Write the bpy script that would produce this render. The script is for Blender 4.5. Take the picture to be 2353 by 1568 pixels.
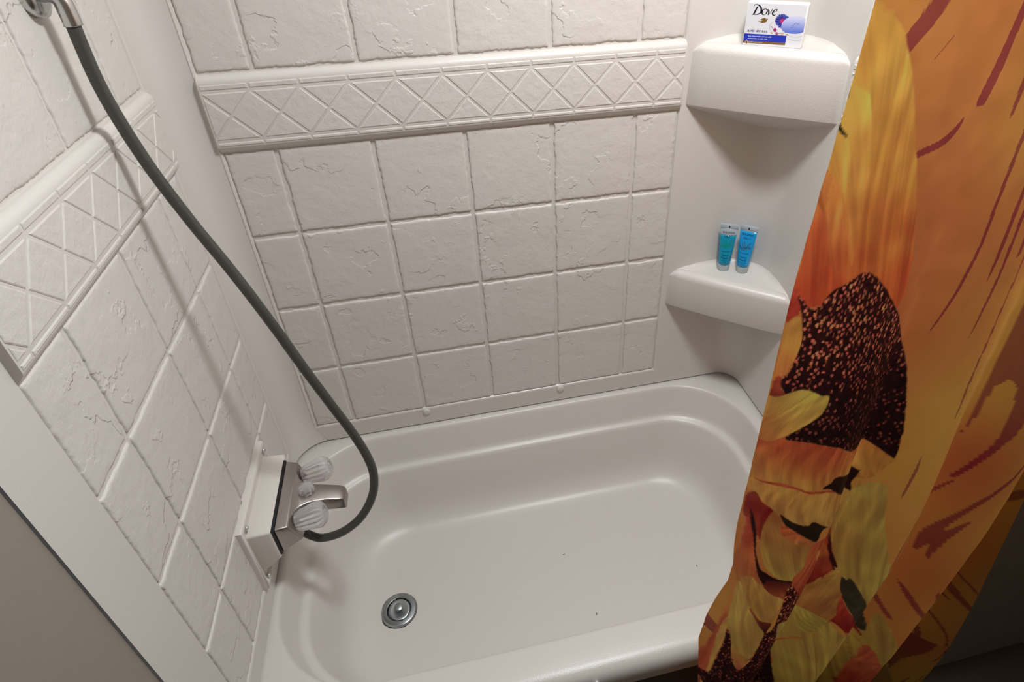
import bpy, bmesh, math, random
import numpy as np
from mathutils import Vector, Matrix

# ------------------------------------------------------------------ clear
for o in list(bpy.data.objects):
    bpy.data.objects.remove(o, do_unlink=True)
scene = bpy.context.scene
COL = scene.collection

# All lengths below are written in the survey's own unit, with the tub rim at
# height 0; at the end everything is brought to metres with the floor at 0.
S = 0.85          # metres per survey unit
LIFT = 0.40       # rim height above the floor, survey units
def M3(x, y, z):
    return Vector((x * S, y * S, (z + LIFT) * S))

# ------------------------------------------------------------------ camera
W_PX, H_PX = 2353.0, 1568.0
F_PX, CX, CY = 1385.22, 1265.84, 673.14
cam_data = bpy.data.cameras.new('camera')
cam = bpy.data.objects.new('camera', cam_data)
COL.objects.link(cam)
cam_data.sensor_fit = 'HORIZONTAL'
cam_data.sensor_width = 36.0
cam_data.lens = F_PX / W_PX * 36.0
cam_data.shift_x = (W_PX / 2 - CX) / W_PX
cam_data.shift_y = (CY - H_PX / 2) / W_PX
cam_data.clip_start = 0.01
cam.rotation_mode = 'XYZ'
cam.rotation_euler = (0.970271523, 0.0223629138, -0.219950748)
cam.location = M3(-0.0882, -1.3232, 1.3346)
scene.camera = cam

# ------------------------------------------------------------------ world, lamp, exposure
world = bpy.data.worlds.new('world')
scene.world = world
world.use_nodes = True
world.node_tree.nodes['Background'].inputs['Color'].default_value = (1.0, 0.96, 0.92, 1)
world.node_tree.nodes['Background'].inputs['Strength'].default_value = 0.05

LAMP = (0.36, -0.70, 2.00)          # dome light over the tub
ld = bpy.data.lights.new('dome_lamp_offscreen', 'AREA')
ld.shape = 'DISK'
ld.size = 0.20
ld.energy = 13.2
ld.color = (0.965, 1.0, 1.02)
lamp = bpy.data.objects.new('dome_lamp_offscreen', ld)
COL.objects.link(lamp)
lamp.location = M3(*LAMP)

scene.view_settings.view_transform = 'Standard'
scene.view_settings.look = 'None'
scene.view_settings.exposure = 0.12
scene.view_settings.gamma = 1.0
scene.view_settings.use_curve_mapping = False

# ------------------------------------------------------------------ materials
def lin(c):
    out = []
    for v in c[:3]:
        v = v / 255.0
        out.append(v / 12.92 if v <= 0.04045 else ((v + 0.055) / 1.055) ** 2.4)
    return tuple(out) + (1.0,)

def mat(name, col, rough=0.5, metal=0.0, spec=0.5, **kw):
    m = bpy.data.materials.new(name)
    m.use_nodes = True
    b = m.node_tree.nodes['Principled BSDF']
    b.inputs['Base Color'].default_value = col if len(col) == 4 else tuple(col) + (1,)
    b.inputs['Roughness'].default_value = rough
    b.inputs['Metallic'].default_value = metal
    b.inputs['Specular IOR Level'].default_value = spec
    for k, v in kw.items():
        b.inputs[k.replace('_', ' ')].default_value = v
    return m

def add_bump(m, layers, coord='position'):
    """layers: (scale, detail, distance, kind)"""
    nt = m.node_tree
    b = nt.nodes['Principled BSDF']
    if coord == 'position':
        src = nt.nodes.new('ShaderNodeNewGeometry').outputs['Position']
    else:
        src = nt.nodes.new('ShaderNodeTexCoord').outputs['Object']
    prev = None
    for sc, det, dist, kind in layers:
        n = nt.nodes.new('ShaderNodeTexNoise')
        n.inputs['Scale'].default_value = sc
        n.inputs['Detail'].default_value = det
        n.inputs['Roughness'].default_value = 0.55
        nt.links.new(src, n.inputs['Vector'])
        h = n.outputs['Fac']
        if kind == 'ledge':
            n.inputs['Roughness'].default_value = 0.56
            mul = nt.nodes.new('ShaderNodeMath'); mul.operation = 'MULTIPLY'; mul.inputs[1].default_value = 6.0
            nt.links.new(h, mul.inputs[0])
            fl = nt.nodes.new('ShaderNodeMath'); fl.operation = 'FLOOR'
            nt.links.new(mul.outputs[0], fl.inputs[0])
            fr = nt.nodes.new('ShaderNodeMath'); fr.operation = 'FRACT'
            nt.links.new(mul.outputs[0], fr.inputs[0])
            mr = nt.nodes.new('ShaderNodeMapRange'); mr.interpolation_type = 'SMOOTHSTEP'
            mr.inputs['From Min'].default_value = 0.44
            mr.inputs['From Max'].default_value = 0.56
            nt.links.new(fr.outputs[0], mr.inputs['Value'])
            ad = nt.nodes.new('ShaderNodeMath'); ad.operation = 'ADD'
            nt.links.new(fl.outputs[0], ad.inputs[0]); nt.links.new(mr.outputs[0], ad.inputs[1])
            # blend the terraces with the plain undulation so a ledge fades out along its run
            k = nt.nodes.new('ShaderNodeTexNoise')
            k.inputs['Scale'].default_value = sc * 1.3
            k.inputs['Detail'].default_value = 1.0
            nt.links.new(src, k.inputs['Vector'])
            kr = nt.nodes.new('ShaderNodeMapRange'); kr.interpolation_type = 'SMOOTHSTEP'
            kr.inputs['From Min'].default_value = 0.42
            kr.inputs['From Max'].default_value = 0.60
            nt.links.new(k.outputs['Fac'], kr.inputs['Value'])
            mx = nt.nodes.new('ShaderNodeMix'); mx.data_type = 'FLOAT'
            nt.links.new(kr.outputs[0], mx.inputs[0])
            nt.links.new(mul.outputs[0], mx.inputs[2]); nt.links.new(ad.outputs[0], mx.inputs[3])
            h = mx.outputs[0]
        bp = nt.nodes.new('ShaderNodeBump')
        bp.inputs['Strength'].default_value = 1.0
        bp.inputs['Distance'].default_value = dist
        nt.links.new(h, bp.inputs['Height'])
        if prev: nt.links.new(prev, bp.inputs['Normal'])
        prev = bp.outputs['Normal']
    nt.links.new(prev, b.inputs['Normal'])
    return m

WHITE = (0.680, 0.645, 0.605)
m_surround = add_bump(mat('surround_plastic', WHITE, 0.31), [(420, 2, 0.00022, 'n')])
m_tile = add_bump(mat('moulded_tile_plastic', WHITE, 0.40), [(9, 5, 0.0009, 'ledge'), (60, 5, 0.0011, 'n'), (420, 2, 0.00022, 'n')])
m_border = add_bump(mat('border_tile_plastic', WHITE, 0.40), [(70, 6, 0.0016, 'n'), (420, 2, 0.0002, 'n')])
m_shelf = add_bump(mat('shelf_plastic', WHITE, 0.33), [(420, 2, 0.00026, 'n')])
m_tub = add_bump(mat('tub_plastic', WHITE, 0.33), [(520, 2, 0.00022, 'n')])
m_box = add_bump(mat('housing_plastic', (0.74, 0.70, 0.65), 0.36), [(520, 2, 0.0002, 'n')])
m_chrome = add_bump(mat('brushed_metal', (0.44, 0.40, 0.38), 0.34, 1.0), [(300, 3, 0.00005, 'n')])
m_steel = mat('drain_steel', (0.33, 0.35, 0.365), 0.30, 1.0)
m_black = mat('black_gasket', (0.008, 0.008, 0.009), 0.5)
m_hose = add_bump(mat('ribbed_grey_hose', (0.060, 0.060, 0.052), 0.38), [(900, 1, 0.0002, 'n')])
m_acrylic = mat('clear_acrylic', (0.93, 0.90, 0.90), 0.10, 0.0, 0.6, Transmission_Weight=0.72, IOR=1.40)
m_screw = mat('screw_metal', (0.75, 0.74, 0.72), 0.3, 0.6)
m_wood = add_bump(mat('dark_wood_panel', (0.060, 0.036, 0.022), 0.5), [(60, 4, 0.0006, 'n')])
m_floor = add_bump(mat('dark_vinyl', (0.09, 0.068, 0.05), 0.45), [(80, 3, 0.0004, 'n')])
m_ceiling = add_bump(mat('ceiling_panel', (0.70, 0.67, 0.63), 0.7), [(120, 3, 0.0005, 'n')])
m_room = add_bump(mat('room_wall', (0.30, 0.26, 0.22), 0.6), [(90, 3, 0.0004, 'n')])
m_diff = mat('lamp_glass', (0.9, 0.9, 0.88), 0.3)
m_rod = mat('rod_metal', (0.6, 0.6, 0.6), 0.25, 1.0)
m_lint = mat('lint', (0.03, 0.025, 0.022), 0.8)

def print_mat(name, rough=0.5, spec=0.4, sheen=0.0):
    m = mat(name, (0.8, 0.8, 0.8), rough, 0.0, spec)
    nt = m.node_tree
    a = nt.nodes.new('ShaderNodeAttribute'); a.attribute_name = 'Print'
    nt.links.new(a.outputs['Color'], nt.nodes['Principled BSDF'].inputs['Base Color'])
    return m
m_curtain = print_mat('printed_polyester', 0.55, 0.35)
m_curtain = add_bump(m_curtain, [(1400, 1, 0.00008, 'n'), (30, 3, 0.0016, 'n')])
nt = m_curtain.node_tree
tr = nt.nodes.new('ShaderNodeBsdfTranslucent'); mx = nt.nodes.new('ShaderNodeMixShader'); mx.inputs[0].default_value = 0.45
nt.links.new([n for n in nt.nodes if n.type == 'ATTRIBUTE'][0].outputs['Color'], tr.inputs['Color'])
nt.links.new(nt.nodes['Principled BSDF'].outputs[0], mx.inputs[1]); nt.links.new(tr.outputs[0], mx.inputs[2])
nt.links.new(mx.outputs[0], nt.nodes['Material Output'].inputs['Surface'])
m_ink = print_mat('printed_ink', 0.45, 0.3)
m_carton = mat('carton_board', (0.74, 0.74, 0.78), 0.42)
m_carton_white = mat('carton_edge', (0.86, 0.86, 0.86), 0.42)

def gel(name, c, alpha):
    m = mat(name, c, 0.12, 0.0, 0.5)
    nt = m.node_tree
    b = nt.nodes['Principled BSDF']
    t = nt.nodes.new('ShaderNodeBsdfTranslucent'); t.inputs['Color'].default_value = tuple(c) + (1,)
    mx = nt.nodes.new('ShaderNodeMixShader'); mx.inputs[0].default_value = alpha
    out = nt.nodes['Material Output']
    nt.links.new(b.outputs[0], mx.inputs[1]); nt.links.new(t.outputs[0], mx.inputs[2])
    nt.links.new(mx.outputs[0], out.inputs['Surface'])
    return m
m_gel_a = gel('teal_gel', (0.010, 0.46, 0.70), 0.35)
m_gel_b = gel('sky_blue_gel', (0.020, 0.50, 0.94), 0.35)
m_clear = gel('frosted_tube', (0.66, 0.74, 0.80), 0.45)
m_cap = gel('frosted_cap', (0.60, 0.68, 0.69), 0.40)

# ------------------------------------------------------------------ helpers
ORIGIN = {}          # object -> survey-frame origin
def link(o, parent=None, origin=(0, 0, 0)):
    COL.objects.link(o)
    ORIGIN[o.name] = Vector(origin)
    if parent is not None:
        o.parent = parent
        o.location = Vector(origin) - ORIGIN[parent.name]
    else:
        o.location = origin
    return o

def tag(o, label=None, cat=None, group=None, kind=None):
    if label: o['label'] = label
    if cat: o['category'] = cat
    if group: o['group'] = group
    if kind: o['kind'] = kind
    return o

def thing(name, label, cat, origin=(0, 0, 0), group=None):
    return tag(link(bpy.data.objects.new(name, None), None, origin), label, cat, group)

def mesh(verts, faces, mats=None, smooth=False, name='part'):
    me = bpy.data.meshes.new(name)
    me.from_pydata([tuple(v) for v in verts], [], faces)
    me.validate()
    if smooth:
        me.polygons.foreach_set('use_smooth', [True] * len(me.polygons))
    for m in (mats if isinstance(mats, (list, tuple)) else [mats]):
        if m: me.materials.append(m)
    return me

def obj(name, me, parent=None, origin=(0, 0, 0), local=False):
    """Mesh given in survey coordinates (or already relative to origin when local)."""
    if not local:
        me.transform(Matrix.Translation(-Vector(origin)))
    me.name = name
    return link(bpy.data.objects.new(name, me), parent, origin)

def fix_normals(me):
    bm = bmesh.new(); bm.from_mesh(me)
    bmesh.ops.recalc_face_normals(bm, faces=bm.faces)
    bm.to_mesh(me); bm.free()
    return me

def sharp(me, deg=35):
    me.polygons.foreach_set('use_smooth', [True] * len(me.polygons))
    me.set_sharp_from_angle(angle=math.radians(deg))
    return me

def loft(rings, closed=True, cap0=False, cap1=False, m=None, smooth=True):
    n = len(rings[0]); verts = [p for r in rings for p in r]; faces = []
    for i in range(len(rings) - 1):
        for j in range(n if closed else n - 1):
            k = (j + 1) % n
            faces.append((i * n + j, i * n + k, (i + 1) * n + k, (i + 1) * n + j))
    if cap0: faces.append(tuple(range(n))[::-1])
    if cap1: faces.append(tuple((len(rings) - 1) * n + j for j in range(n)))
    return mesh(verts, faces, m, smooth)

def frame(d):
    d = Vector(d).normalized()
    a = Vector((0, 0, 1)) if abs(d.z) < 0.9 else Vector((1, 0, 0))
    u = a.cross(d).normalized(); v = d.cross(u)
    return u, v, d

def lathe(prof, n, base, axis, m=None, smooth=True, flute=0, depth=0.0, phase=0.0):
    """prof: (distance along axis, radius[, flute weight])"""
    u, v, d = frame(axis); base = Vector(base); rings = []
    for p in prof:
        t, r = p[0], p[1]; fw = p[2] if len(p) > 2 else 1.0
        ring = []
        for j in range(n):
            a = 2 * math.pi * j / n + phase
            rr = r * (1 + fw * depth * math.cos(flute * a)) if flute else r
            ring.append(base + d * t + u * rr * math.cos(a) + v * rr * math.sin(a))
        rings.append(ring)
    return fix_normals(loft(rings, True, True, True, m, smooth))

def catmull(pts, per=8, closed=False):
    P = [Vector(p) for p in pts]; out = []; n = len(P)
    rng = range(n) if closed else range(n - 1)
    for i in rng:
        if closed: p0, p1, p2, p3 = P[i - 1], P[i], P[(i + 1) % n], P[(i + 2) % n]
        else: p0, p1, p2, p3 = P[max(i - 1, 0)], P[i], P[i + 1], P[min(i + 2, n - 1)]
        for k in range(per):
            t = k / per
            out.append(0.5 * ((2 * p1) + (p2 - p0) * t + (2 * p0 - 5 * p1 + 4 * p2 - p3) * t * t + (3 * p1 - p0 - 3 * p2 + p3) * t ** 3))
    if not closed: out.append(P[-1])
    return out

def tube(path, r, n=16, m=None):
    rings = []; d = (path[1] - path[0]).normalized(); u, v, _ = frame(d)
    for i, p in enumerate(path):
        t = (path[min(i + 1, len(path) - 1)] - path[max(i - 1, 0)]).normalized()
        u = (u - t * u.dot(t)).normalized(); v = t.cross(u)
        rr = r(i / (len(path) - 1)) if callable(r) else r
        rings.append([p + (u * math.cos(2 * math.pi * j / n) + v * math.sin(2 * math.pi * j / n)) * rr for j in range(n)])
    return fix_normals(loft(rings, True, True, True, m, True))

def hexa(c, m=None, bevel=0.0, seg=2):
    """Eight corners (bottom ring of four, top ring of four), bevelled."""
    me = mesh(c, [(0, 3, 2, 1), (4, 5, 6, 7), (0, 1, 5, 4), (1, 2, 6, 5), (2, 3, 7, 6), (3, 0, 4, 7)], m)
    bm = bmesh.new(); bm.from_mesh(me)
    bmesh.ops.recalc_face_normals(bm, faces=bm.faces)
    if bevel: bmesh.ops.bevel(bm, geom=list(bm.edges), offset=bevel, segments=seg, profile=0.5, affect='EDGES', clamp_overlap=True)
    bm.to_mesh(me); bm.free()
    return sharp(me, 50) if bevel else me

def bx(x0, x1, y0, y1, z0, z1, m=None, bevel=0.0, seg=2):
    return hexa([(x0, y0, z0), (x1, y0, z0), (x1, y1, z0), (x0, y1, z0), (x0, y0, z1), (x1, y0, z1), (x1, y1, z1), (x0, y1, z1)], m, bevel, seg)

def clip_u(poly, u0, u1):
    def half(pl, f):
        o = []
        for i in range(len(pl)):
            a, b = pl[i - 1], pl[i]; fa, fb = f(a), f(b)
            if fa >= 0: o.append(a)
            if (fa >= 0) != (fb >= 0):
                t = fa / (fa - fb); o.append((a[0] + t * (b[0] - a[0]), a[1] + t * (b[1] - a[1])))
        return o
    # edge order: test the edge from a to b, keeping a
    return half(half(poly, lambda q: q[0] - u0), lambda q: u1 - q[0])

def inset(poly, d):
    n = len(poly); area = sum(poly[i - 1][0] * poly[i][1] - poly[i][0] * poly[i - 1][1] for i in range(n))
    sg = 1 if area > 0 else -1; out = []
    for i in range(n):
        p0, p1, p2 = Vector(poly[i - 1]), Vector(poly[i]), Vector(poly[(i + 1) % n])
        e1, e2 = (p1 - p0).normalized(), (p2 - p1).normalized()
        n1, n2 = Vector((-e1.y, e1.x)) * sg, Vector((-e2.y, e2.x)) * sg
        k = n1 + n2; q = max(1 + n1.dot(n2), 0.25)
        out.append(tuple(p1 + k * (d / q)))
    return out

def wl(u, v, w):            # wall-local: along, up, out of the wall
    return (u, -w, v)

def piece(poly, w0, w1, d, m):
    """A convex moulded piece standing proud of a wall."""
    rings = [[wl(a, b, w0) for a, b in poly], [wl(a, b, w0 + 0.6 * (w1 - w0)) for a, b in inset(poly, d * 0.25)],
             [wl(a, b, w1) for a, b in inset(poly, d)]]
    return fix_normals(loft(rings, True, False, True, m, False))

def tile_mesh(w, h, seed, rise, m):
    """One tile: ragged chipped edges, rounded over, flat field in the middle (wall-local, centred)."""
    rnd = random.Random(seed); n = 40; base = []
    cs = [(-w / 2, -h / 2), (w / 2, -h / 2), (w / 2, h / 2), (-w / 2, h / 2)]
    for k in range(4):
        a, b = Vector(cs[k]), Vector(cs[(k + 1) % 4]); e = b - a; L = e.length; e.normalize(); nn = Vector((-e.y, e.x))
        cnt = max(6, int(n * L / 0.2)); off = 0.0
        for i in range(cnt):
            off = 0.6 * off + rnd.uniform(-0.0009, 0.0013)
            edge = min(1.0, i / 2.0, (cnt - i) / 2.0)
            base.append((a + e * (L * i / cnt) + nn * max(-0.0012, off) * edge, a + e * (L * i / cnt)))
    rings = [[], [], [], [], []]
    cx = Vector((0, 0))
    for p, q0 in base:
        chip = rnd.random()
        i1 = 0.0004 + 0.0008 * rnd.random(); i2 = 0.0014 + 0.0026 * chip ** 3
        def ins(p, d):
            return (p.x * (1 - 2 * d / w), p.y * (1 - 2 * d / h))
        rings[0].append(wl(p.x, p.y, -0.001))
        q = ins(p, i1); rings[1].append(wl(q[0], q[1], rise * 0.45))
        q = ins(p, i2); rings[2].append(wl(q[0], q[1], rise * 0.88))
        q = ins(q0, i2 + 0.0035); rings[3].append(wl(q[0], q[1], rise))
        q = ins(q0, 0.014); rings[4].append(wl(q[0], q[1], rise))
    return fix_normals(loft(rings, True, False, True, m, True))

# ------------------------------------------------------------------ shell of the alcove
XL, XR = -0.572, 0.776
ROW = [0.064, 0.268, 0.472, 0.676, 0.881]
ROW2 = [1.038, 1.242, 1.444]
TOP = 2.11
GAP = 0.0046

def wall_mesh(u0, u1, a0, a1, b0, b1, extra=None):
    """Sheet at w=0 with a recessed field a0..a1 x b0..b1, lip rounded over."""
    us = [u0, a0 - 0.0035, a0, a0 + 0.0025, a1 - 0.0025, a1, a1 + 0.0035, u1]
    vs = [GAP, b0 - 0.0035, b0, b0 + 0.0025, b1 - 0.0025, b1, b1 + 0.0035, TOP]
    dep = [0, 0.0016, 0, -0.0038]          # a thin raised bead runs round the field
    def w(i, j):
        k = min(i, 7 - i, j, 7 - j)
        return dep[k]
    V = [wl(us[i], vs[j], w(i, j)) for j in range(8) for i in range(8)]
    F = [(j * 8 + i, j * 8 + i + 1, (j + 1) * 8 + i + 1, (j + 1) * 8 + i) for j in range(7) for i in range(7)]
    # folded foot, so the sheet has an edge over the rim
    n = len(V); V += [wl(u0, GAP, -0.012), wl(u1, GAP, -0.012)]
    F.append((0, n, n + 1, 7))
    if extra:
        n = len(V); V += extra[0]; F += [tuple(i + n for i in f) for f in extra[1]]
    return mesh(V, F, m_surround)

def cove(ux, depth_dir, rfun, reach, back, steps=14):
    """Corner cove grid in wall-local space of a side wall; the corner is at u=0, w=0."""
    zs = [GAP, 0.03, 0.07, 0.12, 0.18, 0.25, 0.32, 0.6, 1.0, TOP]
    V = []; F = []; cols = steps + 3
    for z in zs:
        r = rfun(z); row = []
        row.append((0.0, max(r, back)))                # on the back wall, far end
        for k in range(steps + 1):
            a = math.pi / 2 * k / steps
            row.append((r - r * math.sin(a), r - r * math.cos(a)) if False else (r * (1 - math.cos(a)), r * (1 - math.sin(a))))
        row.append((reach, 0.0))
        # row entries: (distance from the back wall, distance from the side wall)
        for dback, dside in row:
            V.append(wl(depth_dir * dback, z, dside))
    for j in range(len(zs) - 1):
        for i in range(cols - 1):
            a = j * cols + i
            F.append((a, a + 1, a + cols + 1, a + cols))
    return V, F

tile_cache = {}
def tiles(parent, cols, rows, rise, w0):
    rnd = random.Random(hash((len(cols), len(rows))) & 255)
    for j in range(len(rows) - 1):
        for i in range(len(cols) - 1):
            g = 0.0040
            u0 = cols[i] + (0.0035 if i == 0 else g); u1 = cols[i + 1] - (0.0035 if i == len(cols) - 2 else g)
            v0 = rows[j] + (0.0035 if j == 0 else g); v1 = rows[j + 1] - (0.0035 if j == len(rows) - 2 else g)
            key = (round(u1 - u0, 3), round(v1 - v0, 3), (i * 7 + j * 5) % 3)
            if key not in tile_cache:
                tile_cache[key] = tile_mesh(key[0], key[1], 17 + 5 * len(tile_cache), rise, m_tile)
                tile_cache[key].name = 'tile'
            o = bpy.data.objects.new('tile', tile_cache[key])
            COL.objects.link(o); o.parent = parent
            o.location = wl((u0 + u1) / 2, (v0 + v1) / 2, w0)
            ORIGIN[o.name] = Vector(o.location)

BAND = [(-0.006, 0.8765), (-0.002, 0.8790), (0.0085, 0.8900), (0.0112, 0.8935), (0.012, 0.8970), (0.012, 1.0205)] + \
       [(0.012 - 0.016 * (1 - math.cos(q * math.pi / 14)), 1.0205 + 0.0165 * math.sin(q * math.pi / 14)) for q in range(1, 8)] + [(-0.006, 1.0372)]
def child(name, me, parent):
    me.name = name
    o = bpy.data.objects.new(name, me); COL.objects.link(o); o.parent = parent
    ORIGIN[o.name] = Vector((0, 0, 0))
    return o
def band(parent, u0, u1, phase):
    rings = [[wl(u, z, w) for w, z in BAND] for u in (u0, u1)]
    b = child('border_band', sharp(fix_normals(loft(rings, False, True, True, m_surround, True)), 40), parent)
    pitch = 0.0945; W0, W1 = 0.0115, 0.0134
    k0 = int((u0 - phase) / pitch) - 2; k1 = int((u1 - phase) / pitch) + 2
    zb, zt, zm = 0.9085, 1.0065, 0.9575; g = 0.0021; lo, hi = u0 + 0.003, u1 - 0.003
    def put(name, poly):
        poly = clip_u(poly, lo, hi)
        pts = []
        for p in poly:
            if not pts or (Vector(p) - Vector(pts[-1])).length > 0.0015: pts.append(p)
        if len(pts) > 2 and (Vector(pts[0]) - Vector(pts[-1])).length < 0.0015: pts.pop()
        if len(pts) < 3: return
        if max(p[0] for p in pts) - min(p[0] for p in pts) < 0.007: return
        child(name, piece(pts, W0, W1, 0.0020, m_border), b)
    for k in range(k0, k1):
        x = phase + k * pitch; h = pitch / 2
        put('diamond_tile', inset([(x - h, zm), (x, zb), (x + h, zm), (x, zt)], g))
        put('triangle_tile', inset([(x, zt), (x + h, zm), (x + pitch, zt)], g))
        put('triangle_tile', inset([(x, zb), (x + pitch, zb), (x + h, zm)], g))
        put('border_tile', inset([(x, 1.0085), (x + pitch, 1.0085), (x + pitch, 1.0225), (x, 1.0225)], 0.0018))
        put('border_tile', inset([(x, 0.8955), (x + pitch, 0.8955), (x + pitch, 0.9065), (x, 0.9065)], 0.0018))
    return b

# back wall
A0, A1 = -0.505, 0.508
wb = tag(obj('wall_back', wall_mesh(-0.511, 0.672, A0, A1, ROW[0], ROW2[-1])), 'white moulded tub surround with stone-textured tile relief and diamond border', kind='structure')
tiles(wb, [A0, -0.4, -0.2, 0.0, 0.2, 0.4, A1], ROW, 0.0036, -0.0038)
tiles(wb, [A0, -0.4, -0.2, 0.0, 0.2, 0.4, A1], ROW2, 0.0036, -0.0038)
band(wb, A0, A1, -0.413)
for ux in (-0.196, 0.208):
    c = lathe([(-0.001, 0.0105), (0.0030, 0.0108), (0.0050, 0.0098), (0.0060, 0.0070), (0.0064, 0.001)], 24, (ux, 0.0, 0.0515), (0, -1, 0), m_surround)
    tag(child('screw_cap', c, wb), 'round white plastic screw cap')

# left end wall (behind the faucet)
lw_cove = cove(0, -1, lambda z: 0.061 + 0.030 * max(0.0, 1 - z / 0.10), 0.064, 0.062)
wl_me = wall_mesh(-0.80, -0.0625, -0.705, -0.086, ROW[0], ROW2[-1])
wlft = bpy.data.objects.new('wall_left', wl_me); COL.objects.link(wlft)
ORIGIN['wall_left'] = Vector((XL, 0, 0)); wlft.location = (XL, 0, 0); wlft.rotation_euler = (0, 0, math.pi / 2)
tag(wlft, 'white moulded end wall of the tub surround behind the faucet', kind='structure')
V, F = lw_cove
cv = mesh(V, F, m_surround, True); tag(child('corner_cove', cv, wlft))
tiles(wlft, [-0.705, -0.592, -0.394, -0.196, -0.086], ROW, 0.0036, -0.0038)
tiles(wlft, [-0.705, -0.592, -0.394, -0.196, -0.086], ROW2, 0.0036, -0.0038)
band(wlft, -0.705, -0.086, -0.394)

# right end wall (corner shelves and curtain side)
wr_me = wall_mesh(0.103, 0.80, 0.238, 0.705, ROW[0], ROW2[-1])
wrt = bpy.data.objects.new('wall_right', wr_me); COL.objects.link(wrt)
ORIGIN['wall_right'] = Vector((XR, 0, 0)); wrt.location = (XR, 0, 0); wrt.rotation_euler = (0, 0, -math.pi / 2)
tag(wrt, 'smooth white end wall of the tub surround with rounded corner', kind='structure')
def r_right(z): 
    k = min(1.0, max(0.0, z / 0.30)); k = k * k * (3 - 2 * k)
    return 0.058 + 0.042 * k
V, F = cove(0, 1, r_right, 0.1045, 0.1045)
child('corner_cove', mesh(V, F, m_surround, True), wrt)
tiles(wrt, [0.238, 0.35, 0.55, 0.705], ROW, 0.0036, -0.0038)
tiles(wrt, [0.238, 0.35, 0.55, 0.705], ROW2, 0.0036, -0.0038)
band(wrt, 0.238, 0.705, 0.35)

# room outside the alcove
RY = -2.1; RX = 1.30
tag(obj('floor', bx(XL - 0.05, RX + 0.05, RY - 0.05, 0.06, -LIFT - 0.03, -LIFT, m_floor)), 'dark vinyl bathroom floor', kind='structure')
tag(obj('ceiling', bx(XL - 0.05, RX + 0.05, RY - 0.05, 0.06, TOP - 0.002, TOP + 0.03, m_ceiling)), 'pale ceiling panel', kind='structure')
tag(obj('wall_room_left', bx(XL - 0.04, XL - 0.004, RY, -0.80, -LIFT, TOP, m_room)), 'beige panelled room wall beside the tub', kind='structure')
tag(obj('wall_room_right', bx(RX, RX + 0.04, RY, -0.80, -LIFT, TOP, m_room)), 'beige panelled side wall of the room', kind='structure')
tag(obj('wall_partition', bx(XR + 0.004, RX, -0.80, -0.77, -LIFT, TOP, m_room)), 'beige panelled partition at the head of the tub', kind='structure')
tag(obj('wall_front', bx(XL - 0.04, RX + 0.04, RY - 0.04, RY, -LIFT, TOP, m_room)), 'beige panelled wall opposite the tub', kind='structure')

# ------------------------------------------------------------------ bathtub
def rrect(x0, x1, y0, y1, r, z, na=20, ns=14, bow=0.0):
    """Rounded rectangle, counter-clockwise from the front-left corner; r may be four radii."""
    if not isinstance(r, (tuple, list)): r = (r,) * 4       # FL, FR, BR, BL
    pts = []
    cs = [((x0, y0), (1, 1), math.pi), ((x1, y0), (-1, 1), 1.5 * math.pi), ((x1, y1), (-1, -1), 0.0), ((x0, y1), (1, -1), 0.5 * math.pi)]
    arcs = []
    for (cx, cy), (sx, sy), a0 in cs:
        rr = r[len(arcs)]; ox, oy = cx + sx * rr, cy + sy * rr
        arcs.append([(ox + rr * math.cos(a0 + math.pi / 2 * k / na), oy + rr * math.sin(a0 + math.pi / 2 * k / na)) for k in range(na + 1)])
    for k in range(4):
        pts += arcs[k]
        a, b = arcs[k][-1], arcs[(k + 1) % 4][0]
        for i in range(1, ns):
            t = i / ns; px, py = a[0] + (b[0] - a[0]) * t, a[1] + (b[1] - a[1]) * t
            s = 4 * t * (1 - t) * bow
            if k == 0: py -= s
            if k == 2: py += s
            pts.append((px, py))
    return [(p[0], p[1], z) for p in pts]

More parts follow.
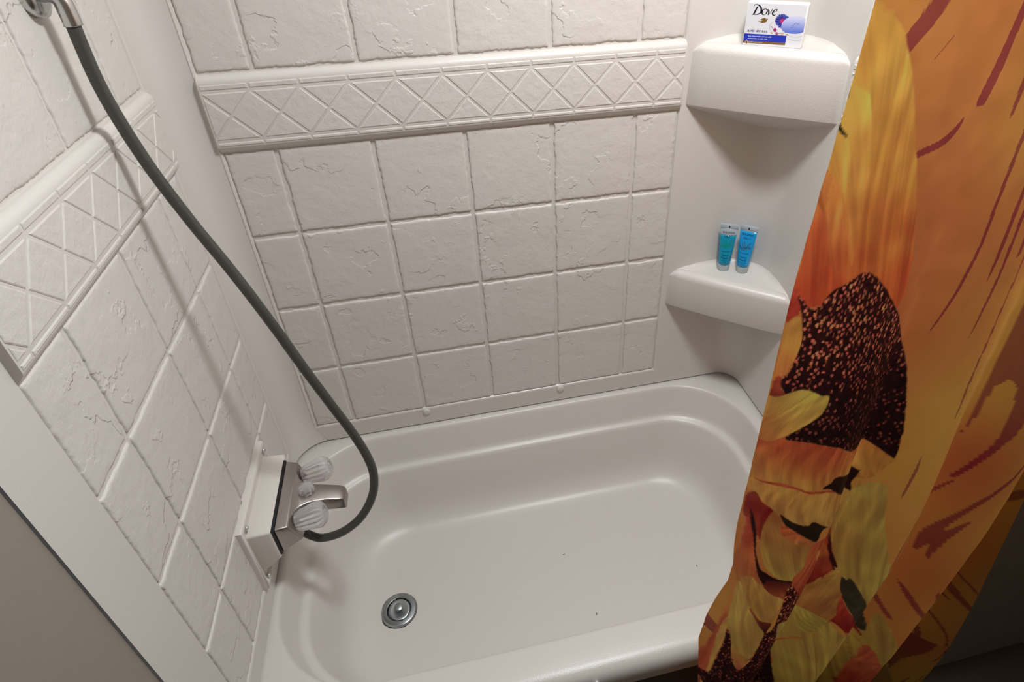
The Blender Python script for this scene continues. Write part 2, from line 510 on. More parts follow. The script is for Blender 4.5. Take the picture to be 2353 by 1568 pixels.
FLOOR_Z = -0.312
tub = thing('bathtub', 'white moulded bathtub with a stepped basin and rolled front edge', 'bathtub', (0.10, -0.38, -LIFT))
loops = [
    rrect(-0.60, 0.80, -0.7845, 0.025, 0.01, -0.062), rrect(-0.60, 0.80, -0.785, 0.025, 0.01, -0.040),
    rrect(-0.60, 0.80, -0.784, 0.025, 0.01, -0.026), rrect(-0.60, 0.80, -0.780, 0.025, 0.01, -0.015),
    rrect(-0.60, 0.80, -0.773, 0.025, 0.01, -0.0065), rrect(-0.60, 0.80, -0.763, 0.025, 0.01, -0.0018),
    rrect(-0.60, 0.80, -0.752, 0.025, 0.01, 0.0),
    rrect(-0.566, 0.746, -0.698, -0.010, 0.215, 0.0, bow=0.002), rrect(-0.5615, 0.741, -0.6935, -0.0145, 0.213, -0.0006, bow=0.002),
    rrect(-0.558, 0.737, -0.690, -0.0180, 0.211, -0.003, bow=0.002), rrect(-0.5555, 0.7345, -0.6875, -0.0205, 0.210, -0.0075, bow=0.002),
    rrect(-0.553, 0.732, -0.685, -0.0235, 0.209, -0.016, bow=0.002),
    rrect(-0.540, 0.716, -0.674, -0.0400, 0.200, -0.086, bow=0.002), rrect(-0.537, 0.713, -0.671, -0.0435, 0.199, -0.096, bow=0.002),
    rrect(-0.532, 0.708, -0.667, -0.0485, 0.197, -0.1015, bow=0.002), rrect(-0.525, 0.700, -0.660, -0.0560, 0.194, -0.1045, bow=0.002),
    rrect(-0.520, 0.694, -0.655, -0.0610, 0.192, -0.1085, bow=0.002), rrect(-0.517, 0.690, -0.652, -0.0640, 0.190, -0.116, bow=0.002),
    rrect(-0.500, 0.668, -0.640, -0.0780, 0.182, -0.190, bow=0.002), rrect(-0.484, 0.652, -0.630, -0.0880, 0.176, -0.240, bow=0.002),
    rrect(-0.474, 0.643, -0.622, -0.0960, 0.172, -0.265, bow=0.002), rrect(-0.460, 0.632, -0.612, -0.1060, 0.166, -0.284, bow=0.002),
    rrect(-0.440, 0.616, -0.598, -0.1200, 0.158, -0.299, bow=0.002), rrect(-0.414, 0.596, -0.580, -0.1380, 0.146, -0.308, bow=0.002),
    rrect(-0.385, 0.572, -0.558, -0.1600, 0.130, -0.3115), rrect(-0.35, 0.545, -0.530, -0.1880, 0.11, FLOOR_Z),
]
basin = loft(loops, True, False, True, m_tub, True)
obj('basin', basin, tub, (0.10, -0.38, -LIFT))
# dark wood apron below the rolled edge
obj('apron', bx(XL + 0.002, XR - 0.002, -0.779, -0.765, -LIFT, -0.045, m_wood), tub, (0.10, -0.38, -LIFT))
obj('apron_screw', lathe([(0, 0.006), (0.002, 0.006), (0.0035, 0.003)], 16, (0.097, -0.7845, -0.020), (0, -1, 0.15), m_screw), tub, (0.10, -0.38, -LIFT))

# drain
DC = (-0.340, -0.3725, FLOOR_Z)
dr = thing('drain', 'round grey metal drain fitting in the tub floor', 'drain', DC)
n = 48
fl_prof = [(-0.001, 0.0485), (0.0020, 0.0480), (0.0042, 0.0465), (0.0058, 0.0435), (0.0060, 0.0375), (0.0070, 0.0345), (0.0066, 0.0328), (0.0050, 0.0318), (0.0020, 0.0312), (0.0006, 0.0305), (0.0002, 0.0296)]
rings = [[Vector(DC) + Vector((r * math.cos(2 * math.pi * j / n), r * math.sin(2 * math.pi * j / n), h)) for j in range(n)] for h, r in fl_prof]
obj('flange', sharp(fix_normals(loft(rings, True, False, False, m_steel, True)), 50), dr, DC)
obj('well', lathe([(-0.0005, 0.0300), (0.0003, 0.0300)], 40, DC, (0, 0, 1), m_steel, False), dr, DC)
rl = random.Random(5)
grime = [[Vector(DC) + Vector(((0.0485 + rr + (0.0018 * rl.random() * (1 + math.cos(2 * math.pi * j / 60 - 3.6))) * (rr > 0)) * math.cos(2 * math.pi * j / 60), (0.0485 + rr + (0.0018 * rl.random() * (1 + math.cos(2 * math.pi * j / 60 - 3.6))) * (rr > 0)) * math.sin(2 * math.pi * j / 60), zz)) for j in range(60)] for rr, zz in ((-0.002, 0.001), (0.0003, 0.0004))]
tag(obj('sealant_ring', loft(grime, True, False, False, m_lint, False), dr, DC), 'uneven dark bead of sealant round the flange')
SC = Vector((DC[0], DC[1], DC[2] + 0.0006))
stp = thing('drain_stopper', 'metal drain stopper with a small pull knob', 'stopper', tuple(SC))
ax = Vector((0.07, -0.10, 1)).normalized()
obj('disc', sharp(lathe([(0.0002, 0.0255), (0.0022, 0.0280), (0.0040, 0.0286), (0.0056, 0.0280), (0.0062, 0.0262), (0.0056, 0.0215), (0.0050, 0.012), (0.0050, 0.001)], 40, SC, ax, m_steel), 40), stp, SC)
KB = SC + ax * 0.0050
obj('pull_knob', sharp(lathe([(0, 0.0072), (0.0016, 0.0066), (0.0030, 0.0056), (0.0095, 0.0054), (0.0120, 0.0072), (0.0140, 0.0104), (0.0160, 0.0114), (0.0180, 0.0108), (0.0192, 0.0080), (0.0196, 0.001)], 28, KB, ax, m_steel), 40), stp, SC)

# ------------------------------------------------------------------ corner shelves
def wall_path(t, zr):
    """Point on the corner's plan (back wall, cove, right wall) and its end points."""
    a = Vector((0.522, 0.0)); b = Vector((XR, -0.220)); r = zr
    L1 = XR - r - a.x; L2 = math.pi / 2 * r; L3 = 0.220 - r; s = t * (L1 + L2 + L3)
    if s <= L1: return Vector((a.x + s, 0.0))
    if s <= L1 + L2:
        q = (s - L1) / r
        return Vector((XR - r + r * math.sin(q), -r + r * math.cos(q)))
    return Vector((XR, -r - (s - L1 - L2)))

def shelf(name, label, z0, ztop):
    n = 56; rings = []; a = Vector((0.522, 0.0)); b = Vector((XR, -0.220)); nrm = Vector((-(0.220), -(XR - 0.522))).normalized()
    for i in range(n + 1):
        t = i / n
        te = t
        Fp = a + (b - a) * te + nrm * (0.003 * (1 - (2 * t - 1) ** 2) + 0.004 * min(1, 12 * t, 12 * (1 - t)) ** 0.5)
        Bp = wall_path(t, 0.100) + Vector((0.004, 0.004))
        d = Bp - Fp; L = d.length; d = d / L if L > 1e-6 else Vector((0, 0))
        e = max(0.0, 1 - min(t, 1 - t) / 0.10); z1 = ztop - 0.020 * e * e
        r = min(0.022, L * 0.55); rf = min(0.028, L * 0.40); rb = min(0.005, L * 0.3)
        ring = [(Bp, z0 - 0.52 * L), (Fp + d * rb * 1.0, z0 - 0.002), (Fp + d * rb * 0.3, z0 + 0.0010), (Fp, z0 + 0.004)]
        for k in range(0, 8):
            q = math.pi / 2 * k / 7
            ring.append((Fp + d * (0.004 + r * (1 - math.cos(q))), z1 - r + r * math.sin(q)))
        for k in (0.25, 0.5, 0.75):
            ring.append((Fp + d * (0.004 + r + (max(L - r - rf - 0.004, 0.0)) * k), z1 - 0.0015 * math.sin(math.pi * k)))
        for k in range(0, 7):
            q = math.pi / 2 * k / 6
            ring.append((Bp - d * rf * (1 - math.sin(q)), z1 + rf * (1 - math.cos(q))))
        rings.append([(p.x, p.y, z) for p, z in ring])
    me = fix_normals(loft(rings, False, False, False, m_shelf, True))
    o = obj(name, me, None, (0.66, -0.10, ztop))
    return tag(o, label, 'shelf')
shelf('corner_shelf', 'tall-fronted white corner shelf holding the soap box', 0.889, 1.029)
shelf('corner_shelf', 'shallower white corner shelf holding the two blue tubes', 0.315, 0.430)

# ------------------------------------------------------------------ faucet housing, faucet, hose
FB = (XL, -0.35, 0.165)
hb = thing('faucet_housing', 'cream plastic box screwed to the end wall carrying the faucet', 'housing', FB)
# screwed flange
fo = [(-0.476, 0.066), (-0.476, 0.264), (-0.222, 0.264), (-0.222, 0.066)]
rings = []
for w, d in ((-0.002, 0.0), (0.0085, 0.0), (0.0118, 0.0014), (0.0132, 0.0045), (0.0124, 0.0080), (0.0085, 0.0105), (0.0058, 0.0120)):
    q = inset(fo, d); rings.append([(XL + w, y, z) for y, z in q])
obj('flange', sharp(fix_normals(loft(rings, True, True, True, m_box, True)), 45), hb, FB)
y0, y1 = -0.461, -0.238; zt = 0.231; xo = -0.5165
obj('box', hexa([(XL + 0.003, y0, 0.098), (XL + 0.003, y1, 0.098), (XL + 0.003, y1, zt), (XL + 0.003, y0, zt),
                 (xo, y0 + 0.002, 0.140), (xo, y1 - 0.004, 0.140), (xo, y1 - 0.004, zt - 0.001), (xo, y0 + 0.002, zt - 0.001)], m_box, 0.006, 4), hb, FB)
for sy, sz in ((-0.448, 0.246), (-0.236, 0.246), (-0.452, 0.080), (-0.240, 0.080)):
    sc = obj('screw', lathe([(0.0, 0.0058), (0.0020, 0.0058), (0.0036, 0.0046), (0.0044, 0.002)], 18, (XL + 0.0105, sy, sz), (1, 0, 0), m_screw), hb, FB)
    obj('screw_slot', bx(XL + 0.0136, XL + 0.0152, sy - 0.0036, sy + 0.0036, sz - 0.0006, sz + 0.0006, m_steel), sc, FB)

FO = (-0.512, -0.358, 0.19)
fa = thing('faucet', 'brushed metal two-handle tub faucet with clear knobs', 'faucet', FO)
gy0, gy1 = -0.456, -0.262
obj('gasket', hexa([(-0.518, gy0, 0.149), (-0.518, gy1, 0.149), (-0.518, gy1, 0.2280), (-0.518, gy0, 0.2280),
                    (-0.5122, gy0, 0.150), (-0.5122, gy1, 0.150), (-0.5122, gy1, 0.2275), (-0.5122, gy0, 0.2275)], m_black), fa, FO)
obj('body', hexa([(-0.5130, -0.454, 0.1515), (-0.5130, -0.264, 0.1515), (-0.5130, -0.264, 0.2275), (-0.5130, -0.454, 0.2275),
                  (-0.466, -0.444, 0.1700), (-0.466, -0.274, 0.1700), (-0.486, -0.270, 0.2230), (-0.486, -0.448, 0.2230)], m_chrome, 0.0045, 4), fa, FO)
# spout: flares out of the body and runs to a blunt end
sp = []
SY = -0.363
for x, hw, ztop, h in ((-0.4870, 0.072, 0.2222, 0.040), (-0.4830, 0.058, 0.2221, 0.040), (-0.4770, 0.045, 0.2216, 0.040), (-0.4680, 0.035, 0.2206, 0.039),
                       (-0.4560, 0.0285, 0.2190, 0.038), (-0.4400, 0.0245, 0.2165, 0.036), (-0.4150, 0.0220, 0.2110, 0.034), (-0.3900, 0.0205, 0.2030, 0.032),
                       (-0.3840, 0.0198, 0.2000, 0.031), (-0.3800, 0.0180, 0.1965, 0.028), (-0.3782, 0.0150, 0.1930, 0.022)):
    c = 0.0035; zb = ztop - h
    sp.append([(x, SY - hw, zb), (x, SY + hw, zb), (x, SY + hw, ztop - c), (x, SY + hw - c * 0.4, ztop - c * 0.35), (x, SY + hw - c, ztop),
               (x, SY - hw + c, ztop), (x, SY - hw + c * 0.4, ztop - c * 0.35), (x, SY - hw, ztop - c)])
obj('spout', sharp(fix_normals(loft(sp, True, True, True, m_chrome, True)), 38), fa, FO)
KD = Vector((0.055, 0.0, 0.0135)).normalized()
prof = [(0.004, 0.0150, 0.2), (0.006, 0.0195, 0.6), (0.012, 0.0215, 1), (0.030, 0.0245, 1), (0.046, 0.0272, 1), (0.054, 0.0276, 1), (0.060, 0.0250, 1), (0.066, 0.0205, 0.8), (0.0685, 0.0150, 0.2), (0.0670, 0.0120, 0), (0.0655, 0.0110, 0)]
for ky in (-0.294, -0.421):
    kb = Vector((-0.4790, ky, 0.2000))
    h = obj('handle', lathe(prof, 64, kb, KD, m_acrylic, False, 16, 0.045), fa, FO)
    tag(h, 'clear fluted acrylic knob')
    obj('stem', lathe([(-0.006, 0.0085), (0.010, 0.0080), (0.011, 0.0055), (0.014, 0.0050), (0.015, 0.002)], 16, kb, KD, m_chrome), h, FO)
dv = Vector((-0.4560, -0.3600, 0.2170))
d = obj('diverter_knob', lathe([(0.002, 0.009, 0.3), (0.004, 0.0145, 1), (0.010, 0.0165, 1), (0.017, 0.0165, 1), (0.021, 0.0135, 1), (0.0225, 0.008, 0.2)], 32, dv, (0, 0, 1), m_acrylic, False, 8, 0.085), fa, FO)
tag(d, 'small clear fluted acrylic knob')
obj('stem', lathe([(-0.004, 0.0050), (0.014, 0.0045), (0.015, 0.002)], 14, dv, (0, 0, 1), m_chrome), d, FO)
# lower outlet that the hose screws onto
obj('hose_outlet', lathe([(0, 0.0105), (0.020, 0.0105), (0.022, 0.0095)], 12, (-0.492, -0.384, 0.160), (0.25, -0.08, -1), m_chrome, False), fa, FO)

HP = [(-0.4870, -0.3860, 0.138), (-0.4840, -0.3880, 0.122), (-0.4680, -0.3950, 0.1095), (-0.4400, -0.4090, 0.1130), (-0.3920, -0.4170, 0.1330), (-0.3460, -0.4180, 0.1720), (-0.3130, -0.4080, 0.2220),
      (-0.3010, -0.3940, 0.2720), (-0.3060, -0.3830, 0.3230), (-0.3240, -0.3710, 0.3870), (-0.3500, -0.3640, 0.4690), (-0.3790, -0.3550, 0.5610),
      (-0.4060, -0.3450, 0.6500), (-0.4300, -0.3390, 0.7290), (-0.4550, -0.3290, 0.7970), (-0.4880, -0.3200, 0.8860), (-0.5180, -0.3150, 0.9900), (-0.5350, -0.3150, 1.100), (-0.5350, -0.3150, 1.200)]
hs = thing('shower_hose', 'dark grey ribbed hose looping up from the faucet', 'hose', HP[0])
obj('hose', tube(catmull(HP, 12), 0.0092, 20, m_hose), hs, HP[0])
obj('hose_nut', lathe([(-0.008, 0.0118), (0.010, 0.0118), (0.013, 0.0100)], 12, HP[0], (0.20, -0.10, -1), m_rod, False), hs, HP[0])
# wall elbow the hose rises to
el = (-0.560, -0.315, 1.225)
eo = thing('shower_elbow', 'metal wall elbow at the top of the hose', 'pipe fitting', el)
obj('rose', lathe([(-0.016, 0.028), (0.0, 0.028), (0.004, 0.018)], 24, el, (1, 0, 0), m_rod), eo, el)
obj('pipe', tube(catmull([(-0.566, -0.315, 1.225), (-0.548, -0.315, 1.226), (-0.537, -0.315, 1.218), (-0.535, -0.315, 1.200), (-0.535, -0.315, 1.185)], 6), 0.0115, 14, m_rod), eo, el)

# ------------------------------------------------------------------ printing helpers
def fill(polys, cols, name='print'):
    """Flat printed shapes with a colour each; polys are lists of 3-D points."""
    V = []; F = []; C = []
    for p, c in zip(polys, cols):
        n = len(V); V += [tuple(q) for q in p]; F.append(tuple(range(n, n + len(p)))); C += [lin(c)] * len(p)
    me = bpy.data.meshes.new(name); me.from_pydata(V, [], F)
    at = me.color_attributes.new('Print', 'FLOAT_COLOR', 'POINT')
    at.data.foreach_set('color', [x for c in C for x in c])
    me.materials.append(m_ink)
    bm = bmesh.new(); bm.from_mesh(me); bmesh.ops.triangulate(bm, faces=bm.faces); bm.to_mesh(me); bm.free()
    return me

def stroke(pts, widths, per=5):
    """Brush stroke of changing width as a list of quads in 2-D."""
    P = catmull([(p[0], p[1], w) for p, w in zip(pts, widths)], per); q = []
    L, R = [], []
    for i, p in enumerate(P):
        t = P[min(i + 1, len(P) - 1)] - P[max(i - 1, 0)]; t = Vector((t.x, t.y)).normalized(); nn = Vector((-t.y, t.x)) * max(p.z, 1e-5) / 2
        L.append((p.x + nn.x, p.y + nn.y)); R.append((p.x - nn.x, p.y - nn.y))
    return [[L[i], R[i], R[i + 1], L[i + 1]] for i in range(len(P) - 1)]

def glyphs(text, shear=0.0):
    """Outline of a line of text as (vertices 2-D, faces), unit cap size."""
    cu = bpy.data.curves.new('t', 'FONT'); cu.body = text; cu.size = 1.0; cu.shear = shear; cu.resolution_u = 2
    o = bpy.data.objects.new('t', cu); COL.objects.link(o)
    dg = bpy.context.evaluated_depsgraph_get(); dg.update()
    me = o.evaluated_get(dg).to_mesh()
    V = [(v.co.x, v.co.y) for v in me.vertices]; F = [tuple(p.vertices) for p in me.polygons]
    o.evaluated_get(dg).to_mesh_clear()
    bpy.data.objects.remove(o); bpy.data.curves.remove(cu)
    return V, F

def text_mesh(items, place):
    """items: (text, rgb, x0, y0, width or None, height, shear); place maps (x, y) to 3-D."""
    V = []; F = []; C = []
    for text, rgb, x0, y0, width, height, dy, shear in items:
        v, f = glyphs(text, shear)
        xs = [p[0] for p in v]; k = width / (max(xs) - min(xs)); mn = min(xs)
        n = len(V)
        V += [tuple(place(x0 + (p[0] - mn) * k, y0 + p[1] * height / 0.72 + dy * (p[0] - mn) * k / width)) for p in v]
        F += [tuple(i + n for i in q) for q in f]; C += [lin(rgb)] * len(v)
    me = bpy.data.meshes.new('lettering'); me.from_pydata(V, [], F)
    at = me.color_attributes.new('Print', 'FLOAT_COLOR', 'POINT')
    at.data.foreach_set('color', [x for c in C for x in c])
    me.materials.append(m_ink)
    return me

# ------------------------------------------------------------------ soap carton
BOX_STROKES = [
    ((12,12,28),[(20.3,77.2),(18.4,72.2),(16.3,66.4),(14.3,61.8)],[2.01,3.11,3.29,2.74]),
    ((12,12,28),[(12.3,77.1),(13.8,79.7),(17.4,80.8),(22.1,79.9),(26.3,76.8),(28.7,72.2),(28.5,66.8),(25.5,63.5),(20.4,61.9),(11.3,61.6)],[0.73,1.28,1.65,2.01,3.11,3.66,3.29,2.19,1.28,0.91]),
    ((12,12,28),[(36.7,73.8),(40.0,72.2),(41.0,68.9),(39.4,64.4),(36.0,62.0),(32.5,62.9),(31.0,66.6),(32.2,71.2),(36.7,73.8)],[0.91,1.83,2.56,1.83,0.91,2.01,2.93,2.01,0.91]),
    ((12,12,28),[(41.4,73.1),(43.8,70.8),(44.6,66.8),(44.0,61.6)],[0.91,2.56,2.74,1.1]),
    ((12,12,28),[(43.9,61.6),(47.6,66.7),(50.6,71.9),(50.8,73.9)],[0.73,0.91,1.46,0.73]),
    ((12,12,28),[(52.7,67.2),(57.9,69.4),(60.4,72.3),(58.8,73.8),(55.9,72.7),(53.3,68.5),(52.5,65.0),(54.5,62.4),(57.3,62.5),(59.5,64.4)],[0.73,0.91,2.01,1.1,1.46,2.93,3.11,2.19,1.28,0.55]),
    ((176,178,190),[(58.5,51.3),(53.4,46.4),(51.0,40.5),(52.3,35.5),(54.6,32.7)],[0.43,0.86,1.14,1.0,0.43]),
    ((205,206,210),[(92.2,25.3),(100.9,22.6),(109.7,22.4),(119.1,25.8)],[0.71,1.86,2.14,1.14]),
    ((200,201,206),[(91.4,18.0),(102.2,15.7),(112.4,16.0),(119.9,18.7)],[0.57,1.57,2.0,0.86]),
    ((92,96,206),[(79.0,53.8),(84.3,57.0),(87.0,58.6)],[1.0,1.71,0.5]),
    ((58,52,170),[(78.7,54.1),(84.0,58.0),(86.6,60.0)],[1.0,1.71,0.5]),
    ((40,32,120),[(78.5,54.4),(83.1,58.6),(85.4,60.8)],[1.0,1.71,0.5]),
    ((120,130,222),[(78.1,54.7),(82.5,59.6),(84.7,62.0)],[1.0,1.71,0.5]),
    ((92,96,206),[(77.8,54.9),(81.6,60.2),(83.5,62.9)],[1.0,1.71,0.5]),
    ((58,52,170),[(77.5,55.2),(80.4,60.2),(81.8,62.7)],[1.0,1.71,0.5]),
    ((40,32,120),[(77.1,55.4),(79.4,60.6),(80.6,63.2)],[1.0,1.71,0.5]),
    ((120,130,222),[(76.7,55.5),(78.8,62.0),(79.9,65.3)],[1.0,1.71,0.5]),
    ((92,96,206),[(76.3,55.7),(77.6,61.6),(78.3,64.6)],[1.0,1.71,0.5]),
    ((58,52,170),[(75.9,55.8),(76.6,61.9),(77.0,64.9)],[1.0,1.71,0.5]),
    ((40,32,120),[(75.5,55.8),(75.6,63.1),(75.7,66.7)],[1.0,1.71,0.5]),
    ((120,130,222),[(75.1,55.9),(74.6,62.4),(74.3,65.7)],[1.0,1.71,0.5]),
    ((92,96,206),[(74.7,55.9),(73.5,63.0),(72.8,66.5)],[1.0,1.71,0.5]),
    ((58,52,170),[(74.4,55.8),(72.5,62.4),(71.6,65.6)],[1.0,1.71,0.5]),
    ((40,32,120),[(74.0,55.8),(71.4,62.4),(70.2,65.7)],[1.0,1.71,0.5]),
    ((120,130,222),[(73.6,55.7),(70.8,61.5),(69.4,64.4)],[1.0,1.71,0.5]),
    ((92,96,206),[(73.3,55.5),(69.5,61.8),(67.7,64.9)],[1.0,1.71,0.5]),
    ((58,52,170),[(72.9,55.4),(68.4,61.7),(66.2,64.8)],[1.0,1.71,0.5]),
    ((40,32,120),[(72.6,55.2),(67.9,60.7),(65.5,63.5)],[1.0,1.71,0.5]),
    ((120,130,222),[(72.3,54.9),(66.9,60.4),(64.2,63.1)],[1.0,1.71,0.5]),
    ((92,96,206),[(72.0,54.7),(66.3,59.7),(63.4,62.2)],[1.0,1.71,0.5]),
    ((58,52,170),[(71.8,54.4),(66.4,58.4),(63.7,60.4)],[1.0,1.71,0.5]),
    ((40,32,120),[(71.6,54.1),(64.9,58.2),(61.6,60.3)],[1.0,1.71,0.5]),
    ((120,130,222),[(71.4,53.8),(64.7,57.3),(61.3,59.0)],[1.0,1.71,0.5]),
    ((92,96,206),[(71.3,53.5),(64.7,56.2),(61.4,57.6)],[1.0,1.71,0.5]),
    ((58,52,170),[(71.2,53.1),(64.8,55.2),(61.6,56.3)],[1.0,1.71,0.5]),
    ((40,32,120),[(71.1,52.7),(63.4,54.6),(59.5,55.6)],[1.0,1.71,0.5]),
    ((120,130,222),[(71.1,52.4),(63.9,53.5),(60.3,54.1)],[1.0,1.71,0.5]),
    ((92,96,206),[(71.1,52.0),(63.5,52.6),(59.7,52.9)],[1.0,1.71,0.5]),
    ((58,52,170),[(71.1,51.6),(63.3,51.6),(59.4,51.6)],[1.0,1.71,0.5]),
    ((40,32,120),[(71.2,51.2),(63.8,50.6),(60.0,50.2)],[1.0,1.71,0.5]),
    ((120,130,222),[(71.3,50.9),(63.7,49.5),(59.9,48.8)],[1.0,1.71,0.5]),
    ((92,96,206),[(71.4,50.5),(64.9,48.7),(61.6,47.8)],[1.0,1.71,0.5]),
    ((58,52,170),[(71.6,50.1),(64.8,47.6),(61.3,46.3)],[1.0,1.71,0.5]),
    ((40,32,120),[(71.8,49.8),(65.8,46.8),(62.7,45.4)],[1.0,1.71,0.5]),
    ((120,130,222),[(72.0,49.4),(65.8,45.6),(62.7,43.7)],[1.0,1.71,0.5]),
    ((92,96,206),[(72.3,49.1),(66.6,44.8),(63.7,42.6)],[1.0,1.71,0.5]),
    ((58,52,170),[(72.6,48.8),(68.2,44.7),(66.0,42.7)],[1.0,1.71,0.5]),
    ((40,32,120),[(72.9,48.5),(68.9,44.0),(66.9,41.7)],[1.0,1.71,0.5]),
    ((120,130,222),[(73.2,48.3),(69.7,43.3),(67.9,40.8)],[1.0,1.71,0.5]),
    ((92,96,206),[(73.6,48.1),(70.1,41.9),(68.3,38.7)],[1.0,1.71,0.5]),
    ((58,52,170),[(74.0,47.9),(71.4,42.0),(70.1,39.0)],[1.0,1.71,0.5]),
    ((40,32,120),[(74.3,47.7),(72.3,41.3),(71.3,38.1)],[1.0,1.71,0.5]),
    ((120,130,222),[(74.7,47.6),(73.5,41.4),(72.8,38.3)],[1.0,1.71,0.5]),
    ((92,96,206),[(75.1,47.5),(74.5,40.9),(74.1,37.6)],[1.0,1.71,0.5]),
    ((58,52,170),[(75.5,47.4),(75.5,40.9),(75.5,37.6)],[1.0,1.71,0.5]),
]
BOX_SHAPES = [
    ((206,40,120),[(80.8,51.9),(80.7,50.3),(80.1,48.8),(78.9,47.7),(77.3,47.1),(75.4,47.0),(73.6,47.5),(72.0,48.5),(70.8,49.8),(70.2,51.4),(70.3,53.0),(71.0,54.5),(72.2,55.6),(73.8,56.2),(75.7,56.2),(77.5,55.7),(79.0,54.8),(80.2,53.4)]),
    ((208,212,240),[(86.8,59.6),(89.1,60.9),(97.4,62.7),(106.0,62.6),(114.1,60.9),(114.3,60.8)]),
    ((202,207,238),[(81.4,56.5),(81.8,57.0),(86.8,59.6),(114.3,60.8),(119.3,58.7),(119.3,58.2)]),
    ((195,201,236),[(78.5,53.5),(81.4,56.5),(119.3,58.2),(119.4,55.4)]),
    ((186,193,233),[(76.2,50.5),(76.9,51.8),(78.5,53.5),(119.4,55.4),(119.5,52.6)]),
    ((176,185,230),[(74.6,47.5),(76.2,50.5),(119.5,52.6),(119.5,49.7)]),
    ((166,176,227),[(74.5,44.6),(74.2,46.7),(74.6,47.5),(119.5,49.7),(119.6,46.8)]),
    ((155,166,224),[(74.8,41.7),(74.5,44.6),(119.6,46.8),(119.7,44.0)]),
    ((143,156,221),[(75.5,38.8),(74.9,41.0),(74.8,41.7),(119.7,44.0),(119.7,41.1)]),
    ((131,145,217),[(76.3,35.9),(76.2,36.0),(75.5,38.8),(119.7,41.1),(119.8,38.2)]),
    ((118,134,213),[(76.3,35.9),(119.8,38.2),(119.9,35.3),(79.1,33.1)]),
    ((105,123,209),[(79.1,33.1),(119.9,35.3),(119.9,33.6),(117.5,32.3),(85.6,30.5),(79.8,32.3)]),
    ((92,112,206),[(85.6,30.5),(117.5,32.3),(115.2,31.0),(106.9,29.1),(96.7,28.9),(87.7,29.8)]),
    ((124,92,40),[(25.4,50.2),(28.6,49.2),(32.4,49.6),(35.6,51.0),(29.0,51.6),(31.8,53.4),(35.2,55.7),(38.9,56.4),(40.8,55.1),(41.0,53.4),(42.9,54.6),(45.6,54.7),(44.2,51.8),(42.5,48.4),(39.0,46.5),(34.5,46.0),(29.7,47.5)]),
    ((38,56,178),[(1.0,23.5),(88.4,24.0),(88.5,10.1),(1.3,8.9)]),
    ((122,92,52),[(1.3,8.9),(88.5,10.1),(88.5,5.2),(0.8,4.5)]),
    ((226,206,170),[(8.3,11.6),(11.1,7.7),(11.7,4.5),(9.2,2.2),(6.4,3.7),(6.0,7.1)]),
    ((122,92,52),[(8.4,10.4),(10.5,7.3),(11.0,4.7),(9.1,2.9),(7.0,4.2),(6.7,6.9)]),
    ((168,44,120),[(66.5,34.1),(66.5,32.4),(65.9,31.0),(64.8,30.2),(63.4,29.9),(62.0,30.4),(60.7,31.4),(59.9,32.9),(59.6,34.6),(59.9,36.1),(60.8,37.2),(62.1,37.8),(63.5,37.7),(64.9,36.9),(66.0,35.6)]),
    ((176,92,130),[(70.9,27.2),(70.9,26.0),(70.3,24.9),(69.4,24.3),(68.1,24.1),(66.9,24.4),(65.8,25.2),(65.1,26.2),(64.9,27.5),(65.3,28.6),(66.0,29.4),(67.2,29.9),(68.4,29.8),(69.6,29.2),(70.5,28.3)]),
    ((206,150,84),[(60.1,26.7),(59.7,26.3),(58.9,26.2),(57.8,26.4),(56.7,26.9),(55.6,27.5),(54.9,28.2),(54.6,28.8),(54.8,29.3),(55.4,29.5),(56.4,29.4),(57.5,29.1),(58.7,28.5),(59.5,27.9),(60.1,27.2)]),
    ((206,150,84),[(81.8,26.4),(81.8,25.9),(81.4,25.2),(80.6,24.6),(79.6,24.2),(78.5,24.0),(77.5,24.0),(76.9,24.3),(76.6,24.8),(76.9,25.4),(77.5,26.0),(78.4,26.5),(79.5,26.9),(80.5,27.0),(81.3,26.8)]),
    ((206,150,84),[(91.6,25.6),(91.3,25.1),(90.5,24.9),(89.5,24.9),(88.3,25.1),(87.2,25.5),(86.4,26.1),(86.0,26.6),(86.0,27.1),(86.6,27.5),(87.5,27.6),(88.6,27.5),(89.8,27.1),(90.8,26.7),(91.4,26.1)]),
]
BOX_FINE = [
    ((118,130,200),[(94.7,43.3),(97.8,45.6),(102.2,49.1),(105.6,48.5)],[0.43,0.86,0.86,0.36]),
    ((118,130,200),[(105.0,45.8),(107.4,48.2),(110.5,48.9)],[0.43,0.86,0.36]),
    ((118,130,200),[(91.6,40.3),(95.8,41.0),(101.3,42.5)],[0.71,1.0,0.36]),
    ((60,40,70),[(53.7,41.0),(56.6,38.6),(59.1,36.4)],[0.57,0.64,0.64]),
    ((60,50,70),[(71.8,27.2),(79.0,28.8),(86.9,30.4)],[0.57,0.57,0.86]),
]
BOX_TEXT = [
    ('anti-stress', (64, 72, 140), [(7.3, 27.3), (48.4, 28.1)]),
    ('blue chamomile and oat milk', (244, 244, 252), [(9.8, 17.8), (58.5, 18.2)]),
    ('moisturizes to calm skin', (244, 244, 252), [(10.1, 12.8), (50.7, 13.5)]),
    ('MOISTURIZING CREAM', (240, 230, 210), [(12.7, 6.1), (41.4, 6.4)]),
]
BL = Vector((0.617, -0.053, 1.0285)); BR = Vector((0.712, -0.126, 1.0285))
eu = (BR - BL).normalized(); en = Vector((eu.y, -eu.x, 0)).normalized()
if en.y > 0: en = -en                      # towards the room
ev = Vector((0, 0, 1)); BW, BH, BD = 0.120, 0.085, 0.034
sb = thing('soap_box', 'pale printed soap bar carton with blue banner standing on the upper shelf', 'soap box', tuple(BL))
def bp(u, v, w): return BL + eu * u + ev * v + en * w
